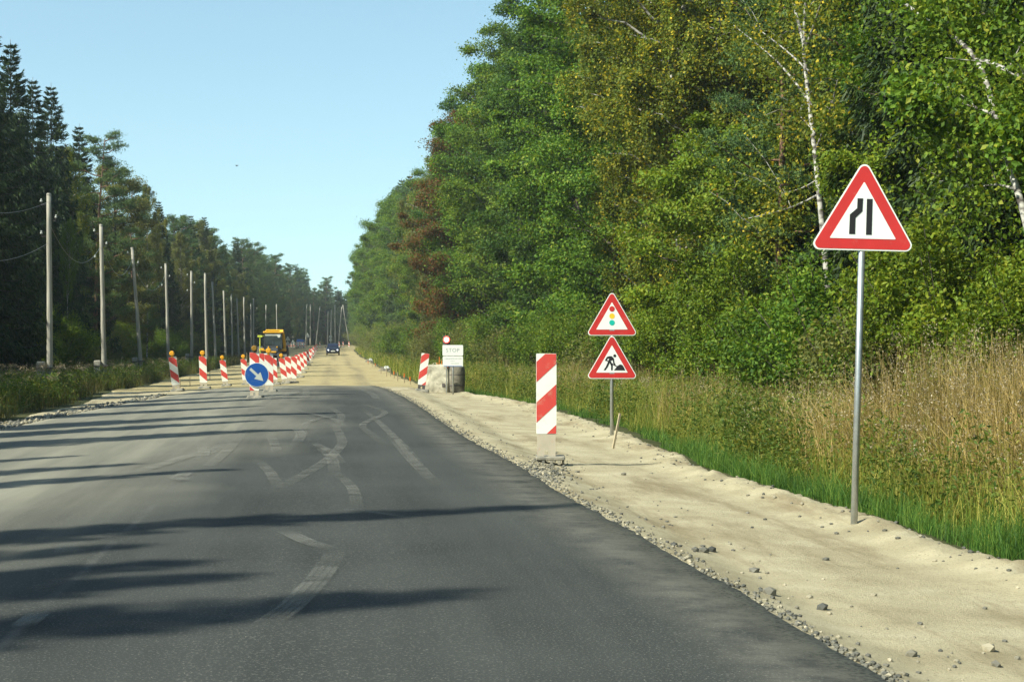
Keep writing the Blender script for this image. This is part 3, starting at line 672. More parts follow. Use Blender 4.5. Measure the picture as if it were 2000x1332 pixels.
traced_birch(10.3, [(1640, 770), (1617, 560), (1602, 400), (1592, 300), (1578, 180), (1568, 90), (1575, 0), (1585, -140)], .070,
  [([(1572, 90), (1556, 20), (1545, -60)], .05, .3), ([(1574, 95), (1598, 20), (1615, -60)], .04, -.3), ([(1595, 290), (1618, 220), (1628, 160)], .03, -.3), ([(1588, 210), (1532, 122), (1440, 45)], .035, .4),
   ([(1580, 140), (1535, 88), (1480, 40)], .028, .6), ([(1592, 262), (1565, 235), (1540, 222)], .02, -.4), ([(1600, 380), (1540, 410), (1440, 432)], .03, -.3), ([(1598, 350), (1560, 372), (1500, 385)], .02, -.6)],
  'birch with a forked white trunk and bare pale limbs left of the lane sign', 31)
traced_birch(10.2, [(2080, 780), (2035, 580), (1998, 400), (1962, 300), (1938, 200), (1912, 112), (1850, 62), (1790, 25), (1700, -40)], .062,
  [([(1918, 118), (1960, 140), (2000, 175)], .045, -.4), ([(1945, 225), (1900, 215), (1860, 208)], .03, -.4), ([(1985, 370), (1930, 360), (1870, 378)], .025, -.5), ([(1850, 62), (1860, 10), (1880, -60)], .04, .3)],
  'leaning birch with a bent white trunk arching over from the right border', 32, 8000, 'leaf_green')
# dead pale stems in the gap of the dark green trees
GL = 'trees along the left edge of the road'
LT = [
 (-30, -16.5, 'spruce_a', 18.5, 'tall black green spruce cut by the left picture border', 'spruce_tree', {}),
 (22, -17.5, 'spruce_b', 18.5, 'tallest pointed spruce at the left, topmost against the sky', 'spruce_tree', {}),
 (62, -17.0, 'spruce_a', 17.0, 'pointed spruce behind the nearest utility pole', 'spruce_tree', {}),
 (98, -17.6, 'spruce_b', 18.2, 'slim spruce whose tip stands just right of the nearest pole', 'spruce_tree', {}),
 (128, -17.6, 'birch_grey', 16.3, 'yellow green birch between the slim spruce and the round pine', 'birch_tree', {'leaf': 'leaf_gold', 'wide': .8}),
 (155, -18.5, 'spruce_b', 18, 'thin spruce tip showing behind the yellow green birch', 'spruce_tree', {}),
 (186, -17.2, 'pine_b', 17.3, 'round topped pine above the second utility pole', 'pine_tree', {}),
 (222, -17.8, 'green_b', 17.8, 'broad dark green tree right of the round topped pine', 'broadleaf_tree', {'leaf': 'leaf_grey'}),
 (130, -14.6, 'birch_open', 9.5, 'thin white birch stem standing in the dark between the first two poles', 'birch_tree', {'wide': .5, 'leaf': 'leaf_green'}),
 (262, -17.2, 'pine_b', 15.8, 'pine in front of the leaning grey birch', 'pine_tree', {}),
 (287, -16.6, 'birch_grey', 17.6, 'slender grey green birch standing out against the sky at the left', 'birch_tree', {'wide': .75}),
 (312, -17.0, 'spruce_b', 15.2, 'spruce directly right of the slender grey birch', 'spruce_tree', {}),
 (336, -18.0, 'pine_a', 16.2, 'pine behind the fourth utility pole', 'pine_tree', {}),
 (356, -17.6, 'spruce_a', 17, 'spruce tip above the flat pine tops', 'spruce_tree', {}),
 (378, -17.4, 'pine_b', 17, 'flat topped pine behind the fifth and sixth poles', 'pine_tree', {}),
 (398, -17.2, 'birch_grey', 16, 'grey birch between two dark pines in the left skyline', 'birch_tree', {'wide': .8}),
 (412, -17.0, 'spruce_b', 18, 'ragged spruce at the step in the left skyline', 'spruce_tree', {}),
 (432, -18.5, 'pine_a', 15.5, 'lower pine right of the step in the left skyline', 'pine_tree', {}),
 (452, -18.0, 'pine_b', 17, 'pine behind the cluster of far utility poles', 'pine_tree', {}),
 (470, -18.0, 'birch_grey', 16.5, 'light green birch behind the cluster of far utility poles', 'birch_tree', {}),
 (489, -18.0, 'spruce_b', 19, 'pointed spruce behind the excavator', 'spruce_tree', {}),
]
for px, X, k, h, lab, nm, kw in LT:
    x, y = atX(px, X); tree(k, x, y, h, lab, nm, group=GL, **kw)
# bushes along the foot of the right-hand wood
GB = 'bushes at the foot of the right-hand wood'
BT = [(2075, 10.8, 'bush_c', 3.6, 'leafy bush behind the reeds in the right corner'), (1960, 10.6, 'bush_b', 2.4, 'grey green bush behind the tallest dry reeds'),
 (1870, 10.4, 'bush_c', 4.2, 'light green bush right of the lane sign post'), (1790, 10.6, 'bush_a', 3.6, 'green bush close to the right side of the lane sign post'),
 (1730, 10.0, 'bush_b', 3.2, 'rounded willow bush right behind the lane sign post'), (1640, 10.2, 'bush_a', 4.0, 'tall green bush left of the lane sign post'),
 (1560, 10.0, 'bush_a', 3.8, 'green bush under the forked birch'), (1480, 10.8, 'bush_c', 4.6, 'light green bush under the blue green pine'),
 (1400, 10.4, 'bush_a', 3.2, 'bush in front of the golden birches'), (1330, 10.6, 'bush_c', 3.8, 'bush under the middle golden birch'),
 (1270, 10.2, 'bush_a', 3.4, 'green bush just right of the paired warning signs'), (1200, 10.0, 'bush_b', 3.0, 'grey green bush behind the post of the paired warning signs'),
 (1150, 10.4, 'bush_a', 3.8, 'green bush just left of the paired warning signs'), (1100, 10.4, 'bush_c', 3.4, 'bush right above the near striped board'),
 (1050, 10.2, 'bush_a', 3.6, 'bush left of the near striped board'), (1000, 10.4, 'bush_b', 3.4, 'willow bush between the near striped board and the traffic light'),
 (955, 10.2, 'bush_a', 4.0, 'bush right of the traffic light boards'), (915, 10.2, 'bush_b', 3.6, 'willow bush directly behind the traffic light boards'),
 (885, 10.0, 'bush_a', 4.0, 'green bush behind the red traffic lamp'), (860, 9.6, 'bush_b', 3.8, 'grey green bush above the leaning striped board'),
 (838, 9.8, 'bush_b', 4.2, 'grey green bush left of the leaning striped board'), (815, 9.6, 'bush_a', 4.2, 'bush above the nearest orange topped stakes')]
for px, X, k, h, lab in BT:
    X *= np.interp(px, [800, 860, 930, 1000], [.74, .84, .95, 1.0])
    x, y = atX(px, X); tree(k, x, y, h, lab, 'bush', 'bush', GB)

# off-frame spruces at the left whose tips throw the bars of shade over the road
tips = [(2.5, 15.9, .62), (-.7, 11.9, 1.0), (1.0, 10.4, .9), (-.3, 11.2, .9), (-1.2, 12.9, .9), (-2.2, 21.8, .7), (-3.3, 23.8, .7), (-.9, 20.3, .55), (-.4, 29.3, .9), (-1.2, 32.5, .9), (.3, 36, .8), (-1.5, 40, .9), (-.5, 45.5, .9), (.9, 49, .6), (-1, 54, .9), (-2.5, 58, .9), (-2, 66, 1), (-3, 72, 1), (-1.5, 79, 1)]
GS = 'roadside spruces beside the camera'
for i, (tx, ty, wd) in enumerate(tips):
    bx = -16.0-(i % 3)*.7; reach = tx-bx; h = reach*tan(SUN_EL)/cos(SUN_AZ)-float(gz(bx, ty))
    tree('spruce_b' if i % 2 else 'spruce_a', bx, ty-reach*tan(SUN_AZ), h, 'roadside spruce beyond the left picture border, seen only by its shadow on the asphalt', 'spruce_tree', group=GS, wide=wd*(.82 if i < 5 else 1.05))

# the wood behind the front rows and at the far end: one mass
def wood(name, pts, kinds, label):
    """pts: X, Y, height, kind index"""
    coll = bpy.data.collections.new(name+'_kinds')
    ks = sorted(kinds)
    for i, k in enumerate(ks):
        o = PROTO[k][2].copy(); o.name = 'k%02d' % i; coll.objects.link(o)
    names = sorted(range(len(ks)), key=lambda i: coll.objects['k%02d' % i].name if 'k%02d' % i in coll.objects else '')
    me = bpy.data.meshes.new(name); P = np.array([(x, y, float(gz(x, y))-.1) for x, y, h, k in pts], np.float32)
    me.vertices.add(len(P)); me.vertices.foreach_set('co', P.ravel())
    for nm, tp, val in (('idx', 'INT', [ks.index(k) for *_, k in pts]), ('scl', 'FLOAT', [h/PROTO[k][3] for _, _, h, k in pts]), ('rot', 'FLOAT', [(x*7.3+y*3.1) % 6.28 for x, y, *_ in pts])):
        a = me.attributes.new(nm, tp, 'POINT'); a.data.foreach_set('value', val)
    o = bpy.data.objects.new(name, me); COL.objects.link(o)
    ng = bpy.data.node_groups.new(name, 'GeometryNodeTree'); ng.interface.new_socket('Geometry', in_out='INPUT', socket_type='NodeSocketGeometry'); ng.interface.new_socket('Geometry', in_out='OUTPUT', socket_type='NodeSocketGeometry')
    N = ng.nodes; L = ng.links; gi = N.new('NodeGroupInput'); go = N.new('NodeGroupOutput')
    ci = N.new('GeometryNodeCollectionInfo'); ci.inputs['Collection'].default_value = coll; ci.inputs['Separate Children'].default_value = True; ci.inputs['Reset Children'].default_value = True
    ip = N.new('GeometryNodeInstanceOnPoints'); ip.inputs['Pick Instance'].default_value = True
    def attr(nm, tp):
        a = N.new('GeometryNodeInputNamedAttribute'); a.data_type = tp; a.inputs[0].default_value = nm; return [s for s in a.outputs if s.enabled][0]
    L.new(gi.outputs[0], ip.inputs['Points']); L.new(ci.outputs[0], ip.inputs['Instance']); L.new(attr('idx', 'INT'), ip.inputs['Instance Index'])
    L.new(attr('scl', 'FLOAT'), ip.inputs['Scale']); cx = N.new('ShaderNodeCombineXYZ'); L.new(attr('rot', 'FLOAT'), cx.inputs[2])
    er = N.new('FunctionNodeEulerToRotation'); L.new(cx.outputs[0], er.inputs[0]); L.new(er.outputs[0], ip.inputs['Rotation'])
    L.new(ip.outputs[0], go.inputs[0])
    md = o.modifiers.new('wood', 'NODES'); md.node_group = ng
    return tag(o, label, 'woodland', kind='stuff')
rg = random.Random(4); pts = []
RK = ['green_a', 'green_b', 'dark', 'birch_grey', 'birch_gold', 'spruce_a', 'pine_b']
y = 14.0
while y < 330:                              # rows behind the right front row
    for row, X in enumerate((18, 22.5, 27.5)):
        if y < 60 and row > 1 and rg.random() < .3: continue
        pts.append((X+rg.uniform(-1.4, 1.4), y+rg.uniform(-2, 2), rg.uniform(17, 21), rg.choice(RK)))
    y += 5.2
y = 4
while y < 30: pts.append((14+rg.uniform(-1, 1), y, 18, rg.choice(['green_b', 'spruce_a', 'dark']))); y += 4.5
y = atX(800, 9.8)[1]+4                     # right front edge in the distance, drawing in towards the road
x0s = lambda Y: float(np.interp(Y, [230, 300, 400, 470], [9.7, 9.3, 8.6, 8.2]))
while y < 470:
    X = x0s(y); pts.append((X+rg.uniform(-.6, .6), y, rg.uniform(23.5, 26.5), rg.choice(RK+['birch_grey', 'green_b'])))
    pts.append((X-2.2+rg.uniform(-.3, .6), y+2, rg.uniform(4, 8), rg.choice(['hazel', 'bush_c', 'pine_b'])))
    pts.append((X+5, y, rg.uniform(18, 21), rg.choice(RK))); y += 5
y = 34.
while y < 400:                             # rows behind the left front row
    for row, X in enumerate((-22.5, -27, -32)):
        pts.append((X+rg.uniform(-1.4, 1.4), y+rg.uniform(-2, 2), rg.uniform(12.5, 15.5)-(1 if y < 90 else 0), rg.choice(['spruce_a', 'spruce_b', 'pine_a', 'pine_b', 'birch_grey', 'dark'])))
    y += 5
y = 22.
while y < 88: pts.append((rg.uniform(-19.8, -18), y, rg.uniform(9.5, 12.5), rg.choice(['spruce_a', 'spruce_b', 'pine_b']))); y += 2.3
y = 186.
while y < 480:                             # left front edge in the distance
    X = float(np.interp(y, [186, 300, 400, 480], [-17.5, -15, -12, -8])); pts.append((X+rg.uniform(-1, 1), y, rg.uniform(13.5, 18.5)+(y-186)*.008, rg.choice(['spruce_a', 'spruce_b', 'pine_a', 'pine_b', 'pine_b', 'birch_grey'])))
    y += 4.2
for i in range(230):                       # closing wall
    X = rg.uniform(-60, 60); Y = rg.uniform(455, 520)+abs(X)*.2; pts.append((X, Y, rg.uniform(12, 19) if not (0 < X < 8) else rg.uniform(12.5, 15), rg.choice(['spruce_a', 'spruce_b', 'pine_a', 'pine_b', 'dark'])))
for i in range(140):                       # undergrowth inside the edges
    s_ = rg.choice([-1, 1]); Y = rg.uniform(25, 330) if s_ > 0 else rg.uniform(70, 330)
    pts.append((rg.uniform(13, 17) if s_ > 0 else rg.uniform(-19, -14.8), Y, rg.uniform(2, 4.5), rg.choice(['bush_a', 'bush_b', 'bush_c', 'hazel'])))
y = 195.
while y < 440: pts.append((rg.uniform(6.4, 7.4)-(max(0, y-300)*.006), y, rg.uniform(3.5, 5), rg.choice(['bush_a', 'bush_b']))); y += 3.6
wood('woodland', pts, set(k for *_, k in pts), 'dense mixed wood behind the roadside trees and closing the road in the distance')

# grasses, reeds and weeds
def blades(rg, XY, H, W, bend, mat_idx, mb, seg=3):
    n = len(XY); H = np.broadcast_to(H, (n,)); az = rg.uniform(0, 6.28, n); bd = np.abs(rg.normal(0, bend, n))
    X, Y = XY[:, 0], XY[:, 1]; Z = gz(X, Y)+rough(X, Y)-.02
    dx, dy = np.cos(az), np.sin(az); fa = rg.uniform(0, 6.28, n); wx, wy = np.cos(fa), np.sin(fa); V = []
    for k in range(seg+1):
        s = k/seg; off = bd*H*s**2; zz = H*s*(1-.35*bd*s); ww = np.broadcast_to(W, (n,))*(1-s*.85)*.5
        for sg in (-1, 1): V.append(np.stack([X+dx*off+wx*ww*sg, Y+dy*off+wy*ww*sg, Z+zz], 1))
    V = np.stack(V, 1).reshape(-1, 3); b = (np.arange(n)*(2*(seg+1)))[:, None]
    F = np.concatenate([b+np.array([2*k, 2*k+1, 2*k+3, 2*k+2]) for k in range(seg)]); mb.add(V, F, mat_idx)
    top = np.stack([X+dx*bd*H, Y+dy*bd*H, Z+H*(1-.35*bd)], 1); return top
def region(rg, n, y0, y1, x0, x1, p=1.5):   # more blades towards the camera
    Y = y0+(y1-y0)*rg.random(n)**p; e = edge_right(Y); return np.c_[e+x0+(x1-x0)*rg.random(n), Y]
rg = np.random.default_rng(8)
def keep(P, f, s, t):                       # patchy growth
    return P[fbm(P[:, 0]*s, P[:, 1]*s*.6+f, 3) > t]
mb = MB()                                   # fresh grass along the shoulder
P = region(rg, 26000, 10, 27, .0, 1.05, 1.2); P = P[rg.random(len(P)) < np.clip(1.15-(P[:, 0]-edge_right(P[:, 1])), 0, 1)]
blades(rg, P, rg.uniform(.08, .30, len(P))*(1+1.6*fbm(P[:, 0]*2, P[:, 1]*1.3, 3)).clip(.4, 2), .007, .6, 0, mb)
P = keep(region(rg, 12000, 26, 60, .05, .8), 2, .8, -.05); blades(rg, P, rg.uniform(.08, .26, len(P)), .010, .5, 0, mb)
tag(mb.build('grass', [M['grass_green']]), 'fresh green grass growing along the sandy shoulder', 'grass', kind='stuff')
mb = MB()                                   # meadow of mixed grass
P = region(rg, 60000, 12, 75, .5, 5.6, 1.5); top = blades(rg, P, rg.uniform(.4, 1.35, len(P))*np.clip((P[:, 0]-edge_right(P[:, 1]))*.8, .35, 1), .010, .45, 0, mb)
P = region(rg, 46000, 60, 330, .15, 6.0, 1.3); blades(rg, P, rg.uniform(.35, 1.0, len(P)), .022, .4, 0, mb, 2)
tag(mb.build('meadow_grass', [M['grass_mixed']]), 'tall mixed grass between shoulder and wood', 'grass', kind='stuff')
mb = MB()                                   # dry reeds and straw
P = region(rg, 46000, 9, 22, 1.3, 5.5, 1.1); P = keep(P, 5, .5, -.22)
top = blades(rg, P, rg.uniform(1.0, 2.3, len(P))*np.clip((P[:, 0]-edge_right(P[:, 1]))*.45, .5, 1), .013, .45, 0, mb)
P2 = keep(region(rg, 30000, 18, 60, 1.0, 5.5), 9, .45, .09); top2 = blades(rg, P2, rg.uniform(.8, 1.6, len(P2)), .010, .5, 0, mb)
P3 = keep(region(rg, 16000, 60, 300, .8, 5.5), 3, .2, .05); blades(rg, P3, rg.uniform(.6, 1.3, len(P3)), .02, .35, 0, mb, 2)
# broken straws lying across
P4 = region(rg, 5000, 10, 34, 1.3, 5.5, 1.2); z4 = gz(P4[:, 0], P4[:, 1])+rg.uniform(.3, 1.2, len(P4)); c = np.c_[P4, z4]; d = rnorm(rg, len(c), (0, 0, 0)); d[:, 2] *= .4; wv = np.cross(d, [0, 0, 1.]); wv /= np.linalg.norm(wv, axis=1)[:, None]
blades_along(mb, c, d, wv, rg.uniform(.2, .6, len(c)), .010)
tag(mb.build('reeds', [M['reed']]), 'dry straw coloured reeds and grass stalks on the right verge', 'reeds', kind='stuff')
mb = MB()                                   # feathery seed heads on some stalks
for T_, prob, s_ in ((top, .10, .10), (top2, .07, .09)):
    t = T_[rg.random(len(T_)) < prob]; k = 16; c = np.repeat(t, k, 0)+rg.normal(size=(len(t)*k, 3))*[s_*.45, s_*.45, s_]; leaves(mb, c, rnorm(rg, len(c)), .014, rg, .5)
P = keep(region(rg, 900, 12, 60, .8, 4.5), 7, .6, 0); t = np.c_[P, gz(P[:, 0], P[:, 1])+rg.uniform(.5, 1.1, len(P))]
k = 40; c = np.repeat(t, k, 0)+rg.normal(size=(len(t)*k, 3))*[.055, .055, .028]; leaves(mb, c, rnorm(rg, len(c)), .012, rg, .8)
tag(mb.build('seed_heads', [M['seed']]), 'greyish feathery seed heads above the dry grass', 'seed heads', kind='stuff')
def herbs(mb, P, H, lf, n=34, spread=.12, m=0):
    k = len(P); z = gz(P[:, 0], P[:, 1])+rough(P[:, 0], P[:, 1]); s = rg.random((k, n)); hh = np.broadcast_to(H, (k,))[:, None]
    lean = rg.normal(0, .12, (k, 1, 2)); c = np.zeros((k, n, 3)); c[:, :, :2] = P[:, None]+lean*(s*hh)[:, :, None]; c[:, :, 2] = z[:, None]+s*hh
    off = rg.normal(size=(k, n, 3))*spread; off[:, :, 2] *= .5; c = (c+off*(1-.5*s)[:, :, None]).reshape(-1, 3); leaves(mb, c, rnorm(rg, k*n, (0, 0, .8)), lf, rg, .38, m)
mb = MB()
P = keep(region(rg, 2000, 11, 30, .45, 4.8, 1.2), 1, .9, .12); herbs(mb, P, rg.uniform(.4, 1.25, len(P)), .032, 60, .10)
P = keep(region(rg, 7000, 22, 90, .4, 5.0, 1.4), 4, .7, -.04); herbs(mb, P, rg.uniform(.35, 1.15, len(P)), .038, 44, .13)
P = keep(region(rg, 4500, 80, 330, .5, 6.0, 1.2), 4, .3, .0); herbs(mb, P, rg.uniform(.4, 1.1, len(P)), .09, 14, .2)
tag(mb.build('weeds', [M['weed']]), 'leafy green and brown weeds on the right verge', 'weeds', kind='stuff')
M['grass_brown'] = ramp_mat('brownish_weeds', [(0, (.03, .045, .012)), (.5, (.075, .08, .022)), (1, (.17, .13, .05))], clump=.3)
def regionL(n, y0, y1, x0, x1, p=1.4): 
    Y = y0+(y1-y0)*rg.random(n)**p; e = edge_left(Y); return np.c_[e-x0-(x1-x0)*rg.random(n), Y]
mb = MB()
P = regionL(42000, 26, 110, .15, 7, 1.3); blades(rg, P, rg.uniform(.2, .75, len(P)), .014, .5, 0, mb, 2)
P = regionL(20000, 110, 330, .1, 6.5, 1.2); blades(rg, P, rg.uniform(.3, .9, len(P)), .03, .4, 0, mb, 2)
P = keep(regionL(9000, 26, 150, .3, 7, 1.3), 2, .6, -.1); herbs(mb, P, rg.uniform(.2, .95, len(P)), .04, 38, .15, 1)
P = keep(regionL(1500, 26, 110, .6, 5, 1.2), 1, .5, .0); t = np.c_[P, gz(P[:, 0], P[:, 1])+rg.uniform(.55, 1.05, len(P))]
c = np.repeat(t, 26, 0)+rg.normal(size=(len(t)*26, 3))*[.06, .06, .03]; leaves(mb, c, rnorm(rg, len(c)), .014, rg, .8, 2)
tag(mb.build('roadside_weeds', [M['grass_brown'], M['weed'], M['seed']]), 'shaded weeds with pale seed heads below the utility poles', 'weeds', kind='stuff')
# one fern
fx, fy, fz, _ = atg(22, 822); fe = empty('fern', (fx, fy, fz), 0, 'light green fern clump at the left border of the picture', 'fern')
for k in range(22):
    mb = MB()
    az = k*2.399; L = rg.uniform(.35, .6); s = np.linspace(.08, 1, 16); c = np.c_[cos(az)*L*s, sin(az)*L*s, .55*L*np.sin(s*2.2)+.02]
    for sd in (-1, 1):
        d = np.tile([-sin(az)*sd*.9+cos(az)*.4, cos(az)*sd*.9+sin(az)*.4, 0], (16, 1)); wv = np.tile([cos(az), sin(az), 0], (16, 1)); blades_along(mb, c, d, wv, .16*L/.5*(1.05-s), .03)
    mb.build('frond', M['leaf_light'], fe)
#@@PART3
# ------------------------------------------------------------------ objects of the roadworks
M['galv'] = simple('galvanised_steel', (.42, .44, .44), .42, .75, .12, 18, bump=.05, dirt=(.30, .28, .22), dscale=4, dlo=.55, dhi=.8)
M['white'] = simple('white_sheeting', (.78, .79, .74), .38, 0, .03, 8, dirt=(.62, .60, .52), dscale=9, dlo=.60, dhi=.80)
M['red'] = simple('red_sheeting', (.52, .020, .016), .35, 0, .06, 8, dirt=(.50, .10, .07), dscale=9, dlo=.60, dhi=.8)
M['black'] = simple('black_print', (.006, .007, .009), .85, 0, .1, 8)
M['back'] = simple('sign_back_grey', (.35, .36, .36), .5, .4)
M['blue'] = simple('blue_sheeting', (.006, .072, .30), .32, 0, .08, 6, dirt=(.10, .20, .40), dscale=5, dlo=.55, dhi=.8)
M['arrow'] = simple('dirty_white_print', (.46, .48, .43), .45, 0, .06, 10, dirt=(.45, .45, .38), dscale=14, dlo=.5, dhi=.75)
M['amber'] = simple('amber_plastic', (.80, .36, .02), .25, 0, .1, 12)
M['dark_amber'] = simple('dark_amber_plastic', (.26, .14, .015), .35, 0, .15, 12)  # darker amber for the blue sign's lamp and the lower traffic lens
M['yellow'] = simple('yellow_paint', (.80, .40, .015), .4, 0, .08, 4, dirt=(.45, .28, .08), dscale=3, dlo=.55, dhi=.8)
M['lime'] = simple('lime_reflector', (.62, .72, .08), .4)
M['rubber'] = simple('black_rubber', (.045, .045, .045), .8, 0, .2, 10, bump=.4, dirt=(.22, .19, .14), dscale=6, dlo=.5, dhi=.75)
M['grey_rubber'] = simple('dusty_rubber', (.17, .165, .14), .9, 0, .25, 9, bump=.6, dirt=(.36, .32, .24), dscale=8, dlo=.45, dhi=.7)
M['board_white'] = simple('board_white', (.80, .79, .70), .45, 0, .04, 8, dirt=(.58, .53, .42), dscale=7, dlo=.56, dhi=.8)
M['board_red'] = simple('board_red', (.60, .055, .04), .42, 0, .06, 8, dirt=(.55, .24, .17), dscale=10, dlo=.55, dhi=.8)
M['dusty_foot'] = simple('dusty_plastic', (.46, .40, .30), .8, 0, .10, 6, dirt=(.55, .25, .18), dscale=9, dlo=.58, dhi=.78)
M['dark_foot'] = simple('dark_plastic', (.07, .06, .06), .7, 0, .2, 8)
M['wood'] = simple('new_wood', (.42, .34, .22), .8, 0, .2, 20)
M['orange'] = simple('orange_paint', (.85, .22, .03), .7, 0, .1, 20)
M['concrete'] = simple('weathered_concrete', (.42, .39, .30), .95, 0, .25, 5, bump=1.0, dirt=(.16, .145, .11), dscale=2.6, dlo=.52, dhi=.66)
M['dark_concrete'] = simple('dark_stained_concrete', (.16, .145, .11), .9, 0, .5, 6, bump=1, dirt=(.34, .31, .25), dscale=3, dlo=.55, dhi=.7)
M['glass'] = simple('dark_glass', (.02, .03, .035), .06, 0, .1)
M['machine_grey'] = simple('machine_grey', (.045, .05, .055), .4, 0, .3, 4)
M['plate'] = simple('number_plate', (.75, .75, .70), .5)
M['car_paint'] = simple('dark_blue_paint', (.006, .011, .035), .3, .1, .1)
M['chrome'] = simple('chrome', (.6, .6, .6), .15, 1)
M['headlamp'] = simple('lit_headlamp', (.9, .9, 1), .2, emis=(.85, .92, 1), estr=4)
M['red_lit'] = simple('lit_red_lamp', (.9, .05, .03), .3, emis=(1, .06, .04), estr=5)
M['red_core'] = simple('lit_red_core', (.9, .5, .5), .3, emis=(1, .62, .52), estr=9)
M['tape'] = simple('orange_net', (.75, .25, .06), .8)
M['faint'] = simple('faded_grey_print', (.30, .31, .32), .6)

def rpoly(corners, r, seg=6):
    out = []; n = len(corners)
    for i in range(n):
        a, b, c = [np.array(corners[(i+k) % n], float) for k in (-1, 0, 1)]
        u = (a-b)/np.linalg.norm(a-b); v = (c-b)/np.linalg.norm(c-b); th = math.acos(np.clip(u @ v, -1, 1)); d = r/math.tan(th/2)
        p, q = b+u*d, b+v*d; bi = (u+v)/np.linalg.norm(u+v); o = b+bi*r/math.sin(th/2)
        a0 = math.atan2(*(p-o)[::-1]); a1 = math.atan2(*(q-o)[::-1]); da = (a1-a0+pi) % (2*pi)-pi
        out += [(o[0]+r*cos(a0+da*k/seg), o[1]+r*sin(a0+da*k/seg)) for k in range(seg+1)]
    return out
def disc(cx, cz, r, n=28): return [(cx+r*cos(2*pi*k/n), cz+r*sin(2*pi*k/n)) for k in range(n)]
def P(poly, y0, y1, name, mat, parent): mb = MB(); mb.prism(poly, y0, y1); return mb.build(name, mat, parent)
def tri(side, inset, z0=0):
    h = side*.866; k = inset
    return [(-side/2+k*1.732, z0+k), (side/2-k*1.732, z0+k), (0, z0+h-2*k)]
def warning_triangle(parent, z0, side=.9, y=-.035, inner=.093):
    """z0 is the height of the lower edge (rounded corners)"""
    S = side+.06
    p = P(rpoly(tri(S, 0, z0), .055), y, y+.012, 'sign_panel', M['white'], parent)
    b_ = P(rpoly(tri(S, .012, z0), .046), y+.0125, y+.022, 'back_frame', M['back'], parent)
    P(rpoly(tri(S, .013, z0), .045), y-.003, y-.0004, 'red_border', M['red'], p)
    P(rpoly(tri(S, inner+.013, z0), .006), y-.006, y-.0034, 'white_field', M['white'], p)
    return p
def sym(parent, pts, cx, by, s, z0, y, mat, name='symbol'):
    return P([((x-cx)/s, z0+(by-yy)/s) for x, yy in pts], y-.009, y-.0065, name, M[mat], parent)
# --- tall sign: lane narrows from the left
X, Y, z, ppm = atg(1668, 1024)
s1 = empty('road_narrows_sign', (X, Y, z), 0, 'tall red bordered triangle showing a lane narrowing from the left, on a steel post', 'road sign')
s1.rotation_euler = (0, R(1.6), -YAW-R(3))
mb = MB(); mb.tube([(0, 0, -.3), (0, 0, 1.2), (0, 0, 2.95)], .031, 16); mb.build('post', M['galv'], s1, True)
for q in (2.62, 2.98): mb = MB(); mb.box((0, -.002, q), (.085, .075, .03)); mb.build('bracket', M['galv'], s1)
zb = (1024-488)/ppm
p = warning_triangle(s1, zb)
sym(p, [(505, 548), (541, 548), (541, 450), (581, 410), (583, 332), (550, 332), (549, 392), (507, 430)], 588, 645, 669, zb, -.035, 'black')
sym(p, [(606, 550), (640, 550), (640, 334), (606, 334)], 588, 645, 669, zb, -.035, 'black')
# --- two triangles on one post
X, Y, z, ppm = atg(1195, 850)
s2 = empty('warning_sign_pair', (X, Y, z), -YAW, 'pair of red bordered triangles on one steel post, traffic lights above roadworks', 'road sign')
zl = (850-738)/ppm; zu = (850-654)/ppm
mb = MB(); mb.tube([(0, 0, -.3), (0, 0, 1.2), (0, 0, zu+.6)], .032, 16); mb.build('post', M['galv'], s2, True)
for q in (zl+.1, zl+.5, zu+.1, zu+.45): mb = MB(); mb.box((0, -.002, q), (.085, .075, .03)); mb.build('bracket', M['galv'], s2)
p = warning_triangle(s2, zu, .86)
for yy, m in ((214, 'red'), (258, 'amber2'), (299, 'green2')):
    if m not in M: M[m] = simple(m, (.90, .52, .02) if m == 'amber2' else (.0, .42, .33), .4)
    sym(p, [(653+17*cos(k*2*pi/24), yy+17*sin(k*2*pi/24)) for k in range(24)][::-1], 653, 378, 352, zu, -.035, m, 'light_disc')
p = warning_triangle(s2, zl, .86)
for pts in ([(668+9*cos(k*pi/8), 517-9*sin(k*pi/8)) for k in range(16)],
            [(620, 524), (634, 519), (651, 520), (662, 532), (656, 543), (642, 550), (636, 562), (626, 560), (628, 546), (634, 536), (624, 534)],
            [(653, 528), (662, 533), (667, 560), (674, 573), (666, 577), (658, 562)], [(620, 523), (628, 528), (620, 545), (610, 550), (609, 542)],
            [(626, 556), (637, 560), (626, 584), (611, 606), (599, 606), (613, 584)], [(635, 555), (645, 552), (656, 575), (655, 606), (645, 606), (645, 580)],
            [(610, 545), (614, 541), (690, 585), (686, 590)], [(663, 607), (684, 580), (700, 570), (714, 573), (723, 586), (733, 607)]):
    sym(p, pts, 651, 658, 352, zl, -.035, 'black')
